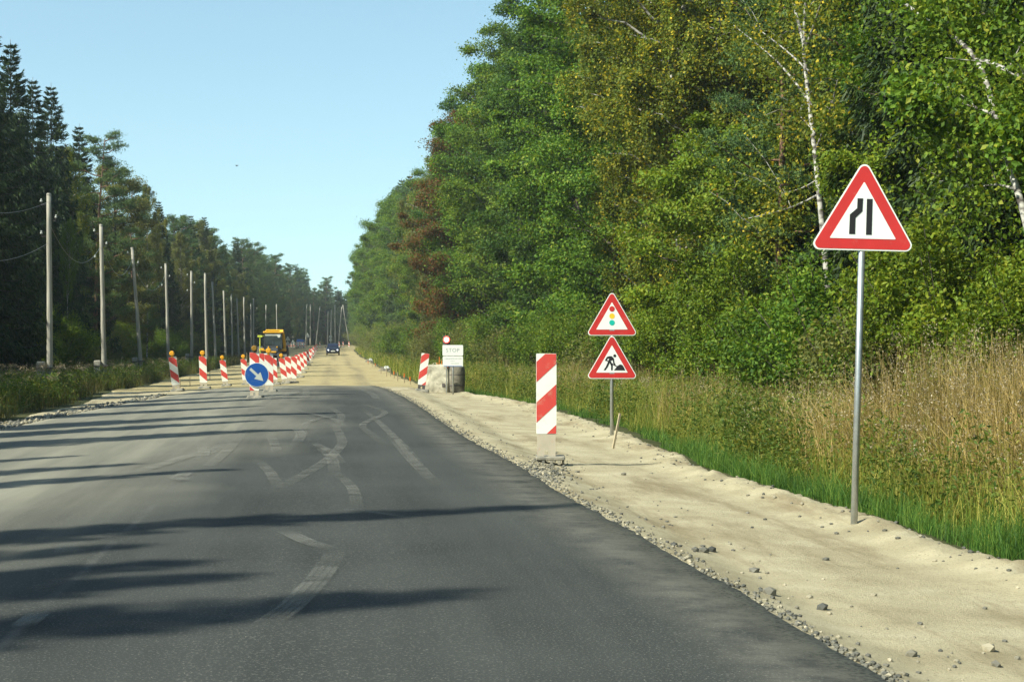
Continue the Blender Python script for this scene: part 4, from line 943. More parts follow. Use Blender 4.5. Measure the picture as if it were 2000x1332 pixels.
# --- striped boards
def clip(poly, f):
    out = []
    for i in range(len(poly)):
        a, b = poly[i], poly[(i+1) % len(poly)]; fa, fb = f(a), f(b)
        if fa >= 0: out.append(a)
        if fa*fb < 0: t = fa/(fa-fb); out.append((a[0]+t*(b[0]-a[0]), a[1]+t*(b[1]-a[1])))
    return out
def board(X, Y, z, rz, label, sgn=-1, h=1.26, foot='dusty_foot', base='grey_rubber', lamp=False, group=None, near=False, arrow=False, w=.25, basew=.34):
    e = empty('striped_board', (X, Y, z), rz, label, 'striped board', group)
    z0, z1, z2 = .10, (.37 if near else .22), h
    P(rpoly([(-w/2, z1), (w/2, z1), (w/2, z2), (-w/2, z2)], .012, 3), -.02, .02, 'panel', M['board_white'], e)
    mb = MB()
    k = -1
    for q in range(-2, 9):
        a = z2-.24+.5*q*-1+.0; lo, hi = a, a+.25
        f1 = lambda p_: (p_[1]-lo)-sgn*p_[0]*.92; f2 = lambda p_: (hi-p_[1])+sgn*p_[0]*.92
        b = .004; poly = clip(clip([(-w/2+b, z1+b), (w/2-b, z1+b), (w/2-b, z2-b), (-w/2+b, z2-b)], f1), f2)
        if len(poly) > 2: mb.prism(poly, -.0225, -.0204)
    pn = mb.build('red_stripes', M['board_red'], e)
    mb = MB(); mb.prism([(-w/2+.012, z0-.02), (-.025, z0-.02), (-.025, z0+.07), (.025, z0+.07), (.025, z0-.02), (w/2-.012, z0-.02), (w/2-.012, z1-.002), (-w/2+.012, z1-.002)], -.017, .017); mb.build('foot', M[foot], e)
    mb = MB()
    if near:                               # recycled plate with grip holes along its rim
        mb.box((.05, .06, .075), (basew, .42, .045), bev=.01)
        for q in (-.135, -.04, .06, .155): mb.box((q, -.125, .026), (.034, .05, .052)); mb.box((q+.015, .25, .026), (.034, .05, .052))
        mb.box((-.115, .06, .03), (.02, .34, .05)); mb.box((.21, .06, .03), (.02, .34, .05))
    else:
        mb.box((.03, 0, .045), (basew, .5, .09), bev=.018, taper=.92)
    mb.build('base', M[base], e)
    if lamp:
        l = MB(); l.tube([(0, -.045, h+.11), (0, .03, h+.11)], .08, 18); l.box((0, 0, h+.02), (.07, .05, .06)); lo = l.build('lamp_housing', M['yellow' if lamp == 1 else 'dark_foot'], e)
        l = MB(); l.tube([(0, -.075, h+.11), (0, -.07, h+.11), (0, -.0455, h+.11)], [.045, .066, .076], 18); l.build('lens', M['amber' if lamp == 1 else 'dark_amber'], lo)
    return e
X, Y, z, ppm = atg(1067, 906)
board(X, Y, z, -YAW, 'near red and white board standing at the asphalt edge, stripes rising to the right', 1, 1.36, near=True, basew=.36).scale = (1.07, 1.07, 1.07)
X, Y, z, ppm = atg(822, 765)
b = board(X, Y, z, -YAW, 'red and white board with a dark foot leaning beside the concrete block', 1, 1.22, 'dark_foot', basew=.45); b.rotation_euler[1] = R(7)
X, Y, z, ppm = atg(497, 779)
b = board(X, Y, z, -YAW, 'round blue sign with a white arrow pointing down right, fixed to a striped board', -1, 1.22, 'dusty_foot', lamp=2, basew=.42); b.name = 'keep_right_sign'; b['category'] = 'road sign'
zc = (779-732)/ppm; dx = 5/ppm
p = P(disc(dx, zc, .318, 40), -.050, -.035, 'blue_disc', M['white'], b)
P(disc(dx, zc, .306, 40), -.0535, -.0505, 'blue_face', M['blue'], p)
ar = np.array([(-.235, .035), (.02, .035), (.02, .12), (.24, 0), (.02, -.12), (.02, -.035), (-.235, -.035)]); c_, s_ = cos(R(-43)), sin(R(-43))
P([(dx+x*c_-yy*s_, zc+x*s_+yy*c_) for x, yy in ar][::-1], -.056, -.0538, 'arrow', M['arrow'], p)
GA = 'striped boards with amber lamps closing the left lane'
GBo = 'striped boards in the long row beside the lane'
LB = [(345, 765, -7, 1, 'leftmost striped board with amber lamp, leaning left above the pale verge stones'),
 (398, 760, -2, 1, 'upright striped board with amber lamp, second from the left'),
 (441, 755, -7, 1, 'leaning striped board with amber lamp, third from the left'),
 (480, 752, -5, 1, 'striped board with amber lamp touching the left rim of the blue arrow sign'),
 (500, 755, 0, 0, 'striped board hidden behind the blue arrow sign, its top left corner showing'),
 (514, 757, 0, 0, 'striped board squeezed between the blue arrow sign and the big lamp board'),
 (526, 767, -1, 1, 'largest striped board with amber lamp just behind the right rim of the blue arrow sign'),
 (537, 752, -3, 0, 'narrow looking striped board right of the largest lamp board'),
 (557, 750, -8, 1, 'striped board with amber lamp leaning in front of the excavator wheel')]
for px, py, tl, lp, lab in LB:
    X, Y, z, ppm = atg(px, py); e = board(X, Y, z, -YAW+R(4), lab, -1, 1.12, lamp=lp, group=GA if lp else GBo, basew=.42); e.rotation_euler[1] = R(tl)
proto_board = e
LB2 = [(567, 748, -6, 'striped board just right of the lamp board by the excavator wheel'), (573, 749, 2, 'upright striped board closing the first tight bunch of the row'),
 (585, 738, -6, 'first striped board of the second bunch in the row'), (591, 729, -5, 'second striped board of the second bunch in the row'), (596, 722, -2, 'last striped board of the second bunch in the row'),
 (602, 714, -4, 'striped board at the start of the far dense bunch'), (605, 708, 2, 'striped board in the far dense bunch, second of it'), (608, 703, -3, 'striped board in the far dense bunch, third of it'),
 (610.5, 699, 3, 'striped board in the far dense bunch, fourth of it'), (612.5, 695, -3, 'striped board in the far dense bunch, fifth of it'), (614.5, 692, 0, 'striped board in the far dense bunch, sixth of it'), (616.5, 689, 0, 'striped board in the far dense bunch, seventh of it'), (618.5, 686, 0, 'farthest striped board of the long row')]
b0 = board(0, 0, 0, 0, 'x', -1, 1.15, group=GBo, basew=.42); index_kids()
for i, (px, py, tl, lab) in enumerate(LB2):
    X, Y, z, ppm = atg(px, py); e = b0 if i == 0 else copy_tree(b0)
    e.location = (X, Y, z); e.rotation_euler = (0, R(tl), -YAW+R(3)); e['label'] = lab
LB3 = [(559, 688, 'leftmost of the small far boards right of the excavator'), (564, 686, 'small far board, second from the excavator'), (569, 688, 'small far board below the left warning triangle'), (574, 686, 'small far board below the right warning triangle'),
 (580, 688, 'small far board left of the far blue arch'), (586, 687, 'small far board in front of the far blue arch'), (591, 688, 'small far board right of the far blue arch'), (596, 685, 'small far board nearest to the dense bunch'),
 (625, 679, 'lone small striped board between the long row and the car'), (663, 678, 'small striped board just right of the car roof'), (670.5, 682, 'small striped board right of the car, lower than its neighbours'), (682, 679.5, 'small striped board under the leaning far pole'),
 (710.5, 678, 'small striped board near the far end of the stakes'), (728, 678, 'rightmost small striped board in the distance')]
for px, py, lab in LB3:
    ppm = 10.2; X, Y = at(px, ppm); e = copy_tree(b0); e.location = (X, Y, G(X, Y)); e.rotation_euler = (0, R(-3), -YAW); e['label'] = lab; e['group'] = 'far striped boards'
# far signs
def far_sign(px, ppm, ytop, label, double=0, round_=0):
    X, Y = at(px, ppm); z = G(X, Y); e = empty('far_road_sign', (X, Y, z), -YAW, label, 'road sign'); top = CAMH+(666-ytop)/ppm-z
    mb = MB(); mb.tube([(0, .02, 0), (0, .02, top-.2)], .035, 8); mb.build('post', M['galv'], e)
    for k in range(1+double):
        if round_: P(disc(0, top-.32-k*.68, .32), -.03, -.01, 'sign_panel', M['arrow'], e)
        else: P(rpoly(tri(.95, 0, top-.85-k*.85), .06), -.03, -.01, 'sign_panel', M['arrow'], e); P(rpoly(tri(.42, 0, top-.70-k*.85), .02), -.034, -.031, 'symbol', M['back'], e)
far_sign(562, 10.5, 656, 'pale far triangle pair left of the single far triangle', 1)
far_sign(572, 10.5, 663, 'single pale far triangle right of the excavator arm')
far_sign(600.5, 10.5, 649.5, 'highest pale far triangle, above the dense bunch of boards')
far_sign(645.7, 9.5, 654.5, 'two small round far signs on one post above the car', 1, 1)
X, Y = at(586, 10.0); z = G(X, Y); e = empty('parked_van', (X, Y, z), -YAW, 'tiny blue and white vehicle among the far boards', 'van')
mb = MB(); mb.box((0, 1.5, .75), (1.7, 3.6, .9), bev=.12); mb.build('body', M['white'], e)
mb = MB(); mb.box((0, 1.5, 1.45), (1.55, 3.2, .55), bev=.15, taper=.85); mb.build('cabin', M['blue'], e)
mb = MB()
for q in (-.7, .7): mb.tube([(q-.1, 0.3, .32), (q+.1, .3, .32)], .32, 12); mb.tube([(q-.1, 2.7, .32), (q+.1, 2.7, .32)], .32, 12)
mb.build('wheel', M['rubber'], e)
# --- stop boards and traffic light by the concrete block
X, Y, z, ppm = atg(885, 771)
e = empty('stop_sign', (X, Y, z), -YAW, 'white STOP board over a second white text board on one thin post', 'sign')
mb = MB(); mb.tube([(0, 0, -.2), (0, 0, (771-676)/ppm)], .022, 12); mb.build('post', M['galv'], e, True)
def zz(y_): return (771-y_)/ppm
def xx(x_): return (x_-885)/ppm
rec = lambda a, b, c, d, r: rpoly([(xx(a), zz(d)), (xx(b), zz(d)), (xx(b), zz(c)), (xx(a), zz(c))], r, 4)
p1 = P(rec(864.3, 904.6, 673.5, 694.3, .03), -.04, -.025, 'upper_board', M['white'], e)
p2 = P(rec(864.8, 904.3, 695.3, 715.6, .03), -.04, -.025, 'lower_board', M['white'], e)
P(rec(866.5, 902.5, 714.2, 715.4, .004), -.043, -.0405, 'blue_strip', M['blue'], p2)
def text(body, size, x, zc, parent, mat, y=-.0415, name='lettering'):
    cu = bpy.data.curves.new(name, 'FONT'); cu.body = body; cu.size = size; cu.align_x = 'CENTER'; cu.align_y = 'CENTER'; cu.extrude = .0008; cu.space_character = 1.1
    o = bpy.data.objects.new(name, cu); COL.objects.link(o); dg = bpy.context.evaluated_depsgraph_get(); me = bpy.data.meshes.new_from_object(o.evaluated_get(dg)); bpy.data.objects.remove(o)
    me.materials.clear(); me.materials.append(M[mat]); o = bpy.data.objects.new(name, me); COL.objects.link(o); o.parent = parent; o.location = (x, y, zc); o.rotation_euler = (R(90), 0, 0); return o
text('STOP', .165, xx(884.2), zz(684), p1, 'faint')
rg = np.random.default_rng(2)
def scribble(y_, x0, x1, hgt):             # unreadable faded lettering: short strokes of uneven height
    mb = MB(); x = x0
    while x < x1: wd = rg.uniform(.5, 1.1); hh = hgt*rg.uniform(.5, 1); mb.box(((xx(x)+xx(x+wd))/2, -.0412, zz(y_)), ((wd)/ppm, .001, hh/ppm)); x += wd+rg.uniform(.25, .7)
    mb.build('lettering', M['faint'], p2)
scribble(700, 868, 901, 1.8); scribble(705, 880, 889, 1.4); scribble(709.5, 880, 896, 1.8)
X2, Y2 = at(872.3, ppm*.985)
e = empty('traffic_light', (X2, Y2, z), -YAW, 'portable traffic light showing red above the STOP board', 'traffic light')
mb = MB(); mb.tube([(0, 0, -.1), (0, 0, zz(660))], .016, 8); mb.build('post', M['galv'], e)
hb = MB(); hb.box((0, -.01, zz(672)), (.23, .14, .52), bev=.02); h_ = hb.build('housing', M['dark_foot'], e)
zl_ = zz(663)
for k, mt in ((0, 'red_lit'), (1, 'dark_amber')):
    l = MB(); l.tube([(0, -.10, zl_-k*.26), (0, -.08, zl_-k*.26)], [.088, .10], 20); ln = l.build('red_lamp' if k == 0 else 'amber_lamp', M[mt], h_)
    v = MB(); th = np.linspace(-.3, pi+.3, 12); Vv = [(.105*cos(a), yy, zl_-k*.26+.105*sin(a)) for yy in (-.19, -.08) for a in th]; v.add(Vv, [(i, i+1, 13+i, 12+i) for i in range(11)]); v.build('visor', M['dark_foot'], h_)
l = MB(); l.tube([(0, -.106, zl_), (0, -.101, zl_)], .062, 20); l.build('bright_core', M['red_core'], h_)
# concrete block with lifting loop and steel rods, and the dark drum behind the post
def lump(name, dims, seed, mat, parent, amp=.03, sub=14, taper=.9, c=(0, 0, 0), ribs=0):
    import bmesh
    bm = bmesh.new(); bmesh.ops.create_cube(bm, size=1); bmesh.ops.subdivide_edges(bm, edges=bm.edges[:], cuts=sub, use_grid_fill=True)
    for v in bm.verts:
        x, y_, z_ = v.co; n = fbm(np.array([x*3.1+seed+z_*1.7]), np.array([y_*3.3+z_*2.1+seed*2]), 4)[0]; n2 = fbm(np.array([z_*4+x+seed]), np.array([y_*2-x*2.2]), 3)[0]
        r = 1-.10*(abs(x)*2)**6*(abs(z_)*2)**6; t = 1-(1-taper)*(z_+.5)
        rb = ribs*.02*math.sin(x*60) if x < -.1 and ribs else 0
        v.co = ((x*t*r)*dims[0]+amp*n*2+c[0], (y_*t*r)*dims[1]+amp*n2*2+rb+c[1], (z_+.5)*dims[2]*(1+.05*n)+c[2])
    me = bpy.data.meshes.new(name); bm.to_mesh(me); bm.free(); me.materials.append(M[mat]); me.polygons.foreach_set('use_smooth', [True]*len(me.polygons))
    o = bpy.data.objects.new(name, me); COL.objects.link(o)
    if parent: o.parent = parent
    return o
X3, Y3 = at(858, ppm*.96); z3 = G(X3, Y3)
e = empty('concrete_block', (X3, Y3, z3-.03), -YAW-R(12), 'pale weathered concrete block with steel rods on top, beside the leaning striped board', 'concrete block')
lump('block', (.80, .8, .92), 3, 'concrete', e, .035, 16, .88, ribs=1)
mb = MB(); mb.box((.245, -.40, .27), (.085, .07, .11)); mb.build('socket_hole', M['dark_foot'], e)
mb = MB(); th = np.linspace(0, pi, 9); mb.tube([(-.12+.09*cos(a), -.1, .86+.12*sin(a)) for a in th], .014, 6); mb.build('lifting_loop', M['concrete'], e)
for q, hh in ((.05, .28), (.13, .16), (.30, .34), (.34, .14), (-.03, .10)):
    mb = MB(); mb.tube([(q, -.22, .8), (q+.01, -.22, .9+hh)], .010, 6); mb.build('steel_rod', M['orange'], e)
X4, Y4 = at(893, ppm*.97)
e = empty('drum', (X4, Y4, G(X4, Y4)-.04), -YAW, 'dark stained drum right of the concrete block, behind the thin post', 'drum')
mb = MB(); mb.lathe([(.0, 0), (.19, 0), (.235, .1), (.25, .4), (.25, .7), (.235, .86), (.20, .90), (.15, .90), (.14, .86), (0, .86)], 24); mb.build('shell', M['dark_concrete'], e, True)
mb = MB()
for q in (.28, .62): mb.lathe([(.245, q-.02), (.262, q), (.245, q+.02)], 24)
mb.build('hoop', M['dark_foot'], e, True)
# --- car
X, Y = at(650.3, 14.6); z = G(X, Y)+.02
car = empty('car', (X, Y, z), 0, 'dark blue car driving towards us on the gravel with its headlights lit', 'car')
def loft(sections, n=None):                # sections: list of (y, [(x,z)...]) closed loops of equal length
    k = len(sections[0][1]); V = np.array([(x, y_, z_) for y_, L in sections for x, z_ in L]); F = []
    for s in range(len(sections)-1):
        for j in range(k): F.append((s*k+j, s*k+(j+1) % k, (s+1)*k+(j+1) % k, (s+1)*k+j))
    mb = MB(); mb.add(V, F); n0 = 0
    for q in (list(range(k))[::-1], [len(V)-k+j for j in range(k)]): mb.V.append(np.zeros((0, 3))); mb.F.append(np.array([q])); mb.M.append(0)
    return mb
def sec(w, z0, z1, r=.12): return rpoly([(-w/2, z0), (w/2, z0), (w/2, z1), (-w/2, z1)], r, 4)
loft([(0, sec(1.5, .34, .72)), (.06, sec(1.7, .27, .84)), (.25, sec(1.8, .24, .93)), (.95, sec(1.84, .24, 1.0)), (2.2, sec(1.84, .24, 1.02)), (3.9, sec(1.82, .26, 1.02)), (4.3, sec(1.68, .34, .95))]).build('body', M['car_paint'], car, True)
loft([(.95, sec(1.60, .97, 1.00, .01)), (1.35, sec(1.48, .97, 1.33, .08)), (1.75, sec(1.36, .97, 1.58, .12)), (3.3, sec(1.34, .97, 1.60, .12)), (3.9, sec(1.5, .97, 1.25, .08))]).build('cabin', M['car_paint'], car, True)
mb = MB(); mb.add([(-.70, .98, 1.035), (.70, .98, 1.035), (.57, 1.62, 1.50), (-.57, 1.62, 1.50)], [(0, 1, 2, 3)]); mb.build('windscreen', M['glass'], car)
for s_ in (-1, 1):
    h = MB(); h.box((s_*.62, .03, .70), (.34, .14, .17), bev=.03, rz=-s_*.25); hl = h.build('headlight', M['chrome'], car)
    l = MB(); l.tube([(s_*.60, -.055, .70), (s_*.60, -.03, .70)], .062, 14); l.build('bulb', M['headlamp'], hl)
    m_ = MB(); m_.box((s_*.99, 1.25, 1.06), (.20, .12, .15), bev=.03); m_.build('mirror', M['car_paint'], car)
    for yy in (.85, 3.45):
        wl = MB(); wl.tube([(s_*.70, yy, .33), (s_*.90, yy, .33)], .33, 20); wo = wl.build('wheel', M['rubber'], car)
        r_ = MB(); r_.tube([(s_*.905, yy, .33), (s_*.912, yy, .33)], .2, 14); r_.build('rim', M['chrome'], wo)
mb = MB(); mb.box((0, -.01, .72), (.66, .08, .13), bev=.02); mb.build('grille', M['black'], car)
mb = MB(); mb.box((0, -.02, .42), (1.15, .1, .14), bev=.02); mb.build('lower_intake', M['black'], car)
mb = MB(); mb.prism([(0, .80), (.045, .72), (0, .64), (-.045, .72)], -.06, -.051); mb.build('badge', M['chrome'], car)
mb = MB(); mb.box((0, -.035, .555), (.52, .02, .11)); mb.build('number_plate', M['plate'], car)
# --- yellow backhoe loader seen from the front
X, Y = at(533, 27.5); z = G(X, Y)+.02
ex = empty('backhoe_loader', (X, Y, z), R(2), 'yellow backhoe loader with a dark cab standing behind the striped boards', 'excavator')
for s_ in (-1, 1):
    for yy, rr, ww in ((.2, .50, .36), (2.6, .78, .46)):
        wl = MB(); xw = s_*(.86 if rr < .6 else .90)
        wl.tube([(xw-ww/2, yy, rr), (xw-ww/2+.06, yy, rr), (xw+ww/2-.06, yy, rr), (xw+ww/2, yy, rr)], [rr*.9, rr, rr, rr*.9], 24); wo = wl.build('wheel', M['rubber'], ex)
        r_ = MB(); r_.tube([(xw+s_*(ww/2+.0), yy, rr), (xw+s_*(ww/2+.03), yy, rr)], rr*.48, 18); r_.build('rim', M['yellow'], wo)
loft([(-.35, sec(.75, .65, 1.25, .1)), (.1, sec(.86, .6, 1.42, .12)), (1.3, sec(.9, .6, 1.62, .08))]).build('hood', M['machine_grey'], ex, True)
mb = MB(); mb.box((0, 1.6, .85), (1.1, 3.2, .5), bev=.05); mb.build('chassis', M['machine_grey'], ex)
mb = MB(); mb.box((-.72, 2.2, 1.30), (.5, 1.2, .22), bev=.06); mb.box((.72, 2.2, 1.30), (.5, 1.2, .22), bev=.06); mb.build('fender', M['yellow'], ex)
cab = MB()
for x in (-.62, .62):
    for y_ in (1.25, 2.75): cab.box((x, y_, 1.92), (.07, .07, 1.20))
cab.box((0, 1.25, 1.36), (1.3, .09, .10)); cab.box((0, 1.25, 2.48), (1.3, .09, .06)); cab.box((0, 1.25, 1.9), (.045, .05, 1.1)); co = cab.build('cab_frame', M['machine_grey'], ex)
g_ = MB(); g_.box((0, 1.26, 1.92), (1.17, .012, 1.05)); g_.box((-.62, 2.0, 1.92), (.012, 1.40, 1.05)); g_.box((.62, 2.0, 1.92), (.012, 1.40, 1.05)); g_.build('window', M['glass'], co)
mb = MB(); mb.box((-.30, .6, 1.50), (.10, 1.3, .10), bev=.02); mb.box((.30, .6, 1.50), (.10, 1.3, .10), bev=.02); mb.box((0, -.30, 1.15), (.5, .16, .12), bev=.03); mb.build('hood_trim', M['yellow'], ex)
r_ = MB(); r_.box((0, 2.0, 2.56), (1.42, 1.75, .13), bev=.05); r_.build('roof', M['yellow'], ex)
m_ = MB(); m_.box((0, 1.10, 2.36), (1.1, .04, .12)); m_.build('sun_blind', M['arrow'], ex)
l = MB(); l.tube([(.42, 1.0, 2.28), (.42, 1.08, 2.28)], .10, 14); l.build('work_lamp', M['white'], ex)
m_ = MB(); m_.tube([(-.62, 1.2, 2.3), (-.88, 1.0, 2.3), (-.9, 1.0, 2.15)], .02, 6); m_.box((-.92, .98, 2.28), (.34, .05, .14)); m_.tube([(-.92, 1.0, 2.2), (-.9, 1.0, 1.0)], .035, 6); m_.build('side_marker', M['lime'], ex)
bm_ = MB()
bm_.tube([(.30, 3.3, .9), (.55, 3.7, 2.2), (.62, 3.5, 2.66)], [.14, .12, .10], 4); bm_.tube([(.55, 3.0, 2.64), (.70, 2.4, 2.60), (.80, 2.2, 2.0), (.86, 2.1, 1.25)], [.10, .11, .13, .10], 4); bm_.tube([(-.5, 3.4, 2.7), (.75, 3.4, 2.7)], .07, 4)
bm_.tube([(-.5, 3.4, 2.7), (-.55, 3.4, 1.2)], .05, 4); bm_.build('boom', M['yellow'], ex)
fr = MB(); fr.tube([(-.42, .9, 1.2), (-.40, -.4, 1.05), (-.38, -1.0, .35)], .07, 4); fr.tube([(.42, .9, 1.2), (.40, -.4, 1.05), (.38, -1.0, .35)], .07, 4); fr.tube([(-.42, -.5, .95), (.42, -.5, .95)], .06, 6); fr.build('loader_arm', M['machine_grey'], ex)
bk = MB(); bk.add([(-1, -1.35, .12), (1, -1.35, .12), (1, -.9, .10), (-1, -.9, .10), (-1, -.8, .62), (1, -.8, .62), (-1, -.95, .7), (1, -.95, .7)], [(0, 1, 2, 3), (3, 2, 5, 4), (4, 5, 7, 6)]); bk.add([(-1, -1.35, .12), (-1, -.9, .10), (-1, -.8, .62), (1, -1.35, .12), (1, -.9, .10), (1, -.8, .62)], [(0, 1, 2), (3, 5, 4)]); bk.build('bucket', M['machine_grey'], ex)
# --- wooden stakes
def stake(px, py, ytop, label, orange=True, lean=0, ppm=None, wd=.035, group=None, name='survey_stake'):
    X, Y, z, p = atg(px, py)
    e = empty(name, (X, Y, z), R(20), label, 'stake', group); h = (py-ytop)/p; e.rotation_euler[1] = R(lean)
    mb = MB(); mb.box((0, 0, h/2-.1), (wd, wd*.7, h+.2)); mb.build('shaft', M['wood'], e)
    if orange: mb = MB(); mb.box((0, 0, h-.08), (wd+.008, wd*.7+.008, .17)); mb.build('painted_top', M['orange'], e)
stake(1197, 878, 806, 'wooden stake leaning right beside the post of the paired warning signs', False, 13, wd=.032)
gs = 'stakes along the right edge of the gravel'
ords = ['nearest', 'second nearest', 'third nearest', 'fourth nearest', 'fifth nearest', 'sixth nearest', 'seventh nearest', 'eighth nearest', 'ninth nearest', 'tenth nearest', 'eleventh nearest', 'farthest']
for i, (px, py, yt, og) in enumerate([(801, 752, 736, 1), (789.6, 748, 729, 1), (776.6, 745, 726, 0), (769.6, 740, 725, 1), (762.4, 736, 718, 0), (755, 736, 718, 0), (744, 731, 717, 0), (733, 717.5, 710, 1), (727, 716, 709, 0), (719, 713, 705, 1), (713.6, 694, 686, 1), (704.6, 695, 689, 1)]):
    stake(px, py, yt, '%s %s stake in the line along the right gravel edge' % (ords[i], 'orange topped' if og else 'plain wooden'), bool(og), group=gs)
for px, py, yt, lab in ((352, 758, 739, 'thin stake just right of the leftmost lamp board'), (371, 755, 736, 'thin stake left of the second lamp board'), (410, 742, 727, 'thin stake between the second and third lamp boards'), (457, 722, 714, 'short stake in the grass behind the third and fourth lamp boards'), (442, 718, 697, 'tall thin stake behind the third lamp board'), (482, 712, 688, 'tall thin stake beside the fourth amber lamp'), (38, 800, 760, 'weathered thin stake among the weeds at the far left')):
    stake(px, py, yt, lab, False, wd=.03)
for px, py, lab, m in ((722, 712, 'small dark heap of rubble beyond the plain stakes', 5), (752, 730, 'small heap of rubble and wrapping beside the stakes', 9)):
    X, Y, z, p = atg(px, py-5); e = empty('rubble_heap', (X, Y, z), 0, lab, 'rubble')
    lump('mound', (.9, .6, .28), m, 'dark_concrete', e, .05, 8, .4); lump('wrapping', (.35, .3, .2), m+1, 'arrow', e, .04, 6, .5, (.1, -.1, .14))
# --- utility poles
gp = 'bare wooden utility poles'
PO = [(97, 52, -2, 1, 'nearest and tallest utility pole, strapped to a stub, at the far left'), (205, 42, -9, 1, 'second utility pole from the left, leaning left, strapped to a stub'), (277, 34, -18, 1, 'third utility pole from the left, leaning clearly left'),
 (330, 28.2, -7, 0, 'fourth utility pole from the left, behind the leftmost lamp board'), (374, 25.5, -1, 1, 'fifth utility pole with a pale block at its foot'), (405, 24.6, -5, 0, 'sixth utility pole, behind the second lamp board'),
 (422, 21.6, -7, 0, 'seventh utility pole, thin and dark beside the sixth'), (441, 18.5, -5, 0, 'eighth utility pole, partly lost against the trees'), (454, 17.2, -3, 0, 'pale pole left of a close pair, above the third lamp board'), (467, 15.8, -4, 0, 'pole above the fourth amber lamp, left of it'),
 (478, 16.2, -2, 0, 'pole directly above the fourth amber lamp'), (491, 13.6, -1, 0, 'brownish pole above the blue arrow sign'), (495, 15.6, 0, 0, 'slightly taller pole behind the brownish one'), (504, 11.4, -2, 0, 'short looking pole touching the left side of the backhoe'),
 (519, 12.8, 1, 0, 'brownish pole rising behind the backhoe cab, left of its pair'), (542, 12.8, -2, 0, 'pale pole rising behind the right side of the backhoe')]
FP = [(572, 589, 573.6, 'pole right of the backhoe, tallest of the distant ones'), (597.5, 594, 599.5, 'distant pole behind the highest far triangle'), (606, 595, 606.4, 'faint pole just right of the highest far triangle'), (617, 599, 625, 'distant pole leaning right above the end of the board row'),
 (640, 608, 641, 'faint pole left above the car'), (646, 606, 647, 'faint pole directly above the car'), (655, 596, 654, 'distant upright pole right above the car'), (661, 600, 667.5, 'distant strut leaning right, left leg of the inverted V'), (683, 595, 669.6, 'distant pole leaning left, right leg of the inverted V')]
tops = []
def pole(X, Y, h, tilt, lab, stub, r=.125):
    z = float(gz(X, Y))-.1; e = empty('utility_pole', (X, Y, z), 0, lab, 'utility pole', gp); e.rotation_euler[1] = tilt
    rg_ = np.random.default_rng(int(abs(X*100))); s = np.linspace(0, 1, 9); Pp = np.c_[rg_.normal(0, .012, 9).cumsum()*.6, rg_.normal(0, .012, 9).cumsum()*.6, s*(h+.1)]; Pp[0, :2] = 0
    mb = MB(); mb.tube(Pp, r*(1-.32*s), 10); mb.build('shaft', M['pole_wood'], e, True)
    mb = MB(); mb.tube([(Pp[-1][0], Pp[-1][1], h+.1), (Pp[-1][0], Pp[-1][1], h+.16)], [r*.8, r*.55], 10); mb.build('cap', M['pole_wood'], e)
    if stub:
        mb = MB(); mb.box((-.30, -.08, .55), (.30, .26, 1.5), bev=.03); mb.build('concrete_stub', M['pole_wood'], e)
        mb = MB(); mb.box((-.14, -.05, 1.05), (.66, .40, .05)); mb.box((-.14, -.05, .5), (.66, .40, .05)); mb.build('strap', M['dark_foot'], e)
    if stub or h > 7.4 and X < -11 and Y < 140:
        for q, sd in ((h-.25, -1), (h-.85, 1), (h-1.45, -1)):
            mb = MB(); mb.tube([(0, 0, q), (sd*.24, -.02, q-.03), (sd*.27, -.02, q+.10)], .016, 6); ib = mb.build('insulator_hook', M['dark_foot'], e)
            mb = MB(); mb.lathe([(0, 0), (.05, .0), (.045, .05), (.028, .06), (.04, .09), (.0, .12)], 10, 0, (sd*.27, -.02, q+.09)); mb.build('insulator', M['arrow'], ib)
    tops.append((X+sin(tilt)*h, Y, z+h*cos(tilt)))
for px, p, tl, st, lab in PO:
    X, Y = at(px, p); pole(X, Y, 7.45, math.atan2(tl/p, 7.4), lab, st)
for pb, yt, pt, lab in FP:
    p = 8.2; X, Y = at(pb, p); z = float(gz(X, Y)); h = (666-yt)/p+CAMH-z; pole(X, Y, h, math.atan2((pt-pb)/p, h), lab, 0, .17)
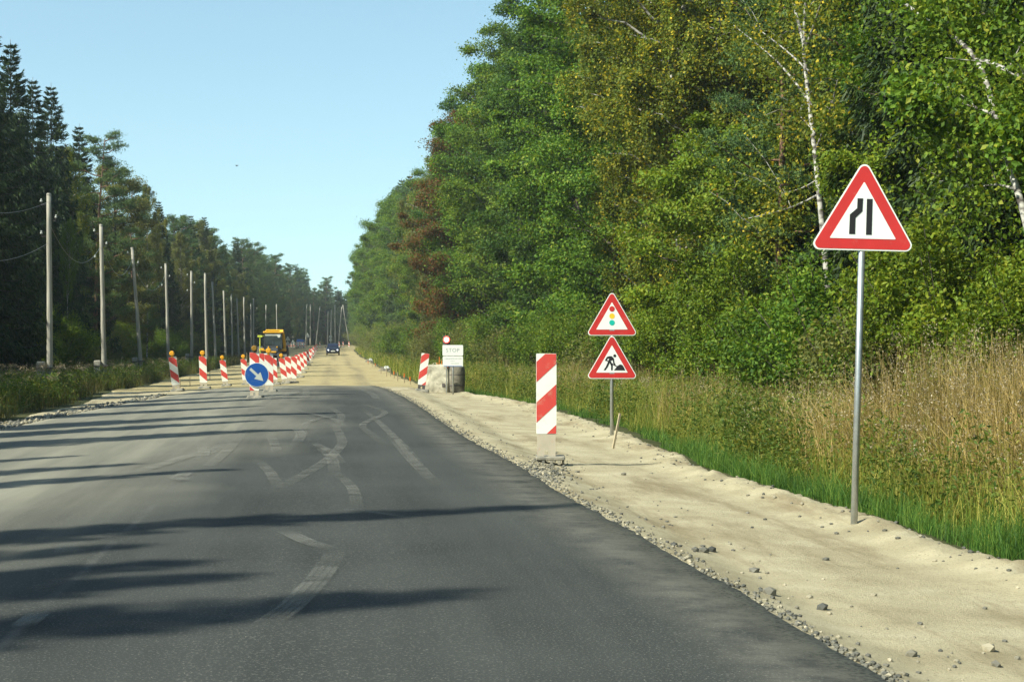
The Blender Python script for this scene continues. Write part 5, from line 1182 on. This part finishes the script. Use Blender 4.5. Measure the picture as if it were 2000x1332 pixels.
# slack wires from pole to pole
X0, Y0 = at(-260, 70); t0 = (X0, Y0, 7)
for i, (a, b, dz, sag, lab) in enumerate([(t0, tops[0], -.15, 1.0, 'slack wire running out of the picture from the top of the nearest pole'), (t0, tops[0], -1.7, 1.1, 'lower slack wire running out of the picture from the nearest pole'),
        (tops[0], tops[1], -.9, 1.1, 'slack wire between the nearest and the second pole'), (tops[1], tops[2], -.5, 1.3, 'slack wire between the second and third poles'), (tops[2], tops[3], -.6, 1.4, 'slack wire between the third and fourth poles')]):
    a, b = np.array(a)+[0, 0, dz], np.array(b)+[0, 0, dz]; s = np.linspace(0, 1, 24)[:, None]; Pp = a*(1-s)+b*s; Pp[:, 2] -= 4*sag*(s*(1-s))[:, 0]
    mb = MB(); mb.tube(Pp, .007, 5); tag(mb.build('cable', M['back']), lab, 'cable', 'slack wires between the poles')
# --- bird
d = 70.; X, Y = at(463, 3400/d); zb_ = CAMH+(666-324)/(3400/d)
e = empty('bird', (X, Y, zb_), R(40), 'tiny dark bird flying in the sky above the left trees', 'bird')
mb = MB(); mb.lathe([(0, -.07), (.014, -.055), (.02, -.01), (.016, .03), (.010, .05), (.012, .065), (0, .085)], 10)
mb.xf(Matrix.Rotation(R(80), 4, 'X'))
mb.add([(0, -.02, 0), (.06, .0, .03), (.13, .03, .01), (.06, .04, .025), (0, .03, 0)], [(0, 1, 2, 3, 4)]); mb.add([(0, -.02, 0), (-.06, .0, .03), (-.13, .03, .01), (-.06, .04, .025), (0, .03, 0)], [(4, 3, 2, 1, 0)])
mb.add([(-.012, .05, 0), (.012, .05, 0), (.02, .11, 0), (-.02, .11, 0)], [(0, 1, 2, 3)])
mb.build('body', M['dark_foot'], e, True)
# ------------------------------------------------------------------ haze over the whole place
hz = MB(); hz.box((0, 260, 22.5), (420, 640, 50)); m = bpy.data.materials.new('haze'); m.use_nodes = True; t = m.node_tree; t.nodes.clear()
pv = t.nodes.new('ShaderNodeVolumePrincipled'); out = t.nodes.new('ShaderNodeOutputMaterial'); t.links.new(pv.outputs[0], out.inputs['Volume'])
pv.inputs['Color'].default_value = (.80, .90, 1, 1); pv.inputs['Density'].default_value = .00026; pv.inputs['Anisotropy'].default_value = .25
ho = hz.build('haze', m); tag(ho, kind='stuff')
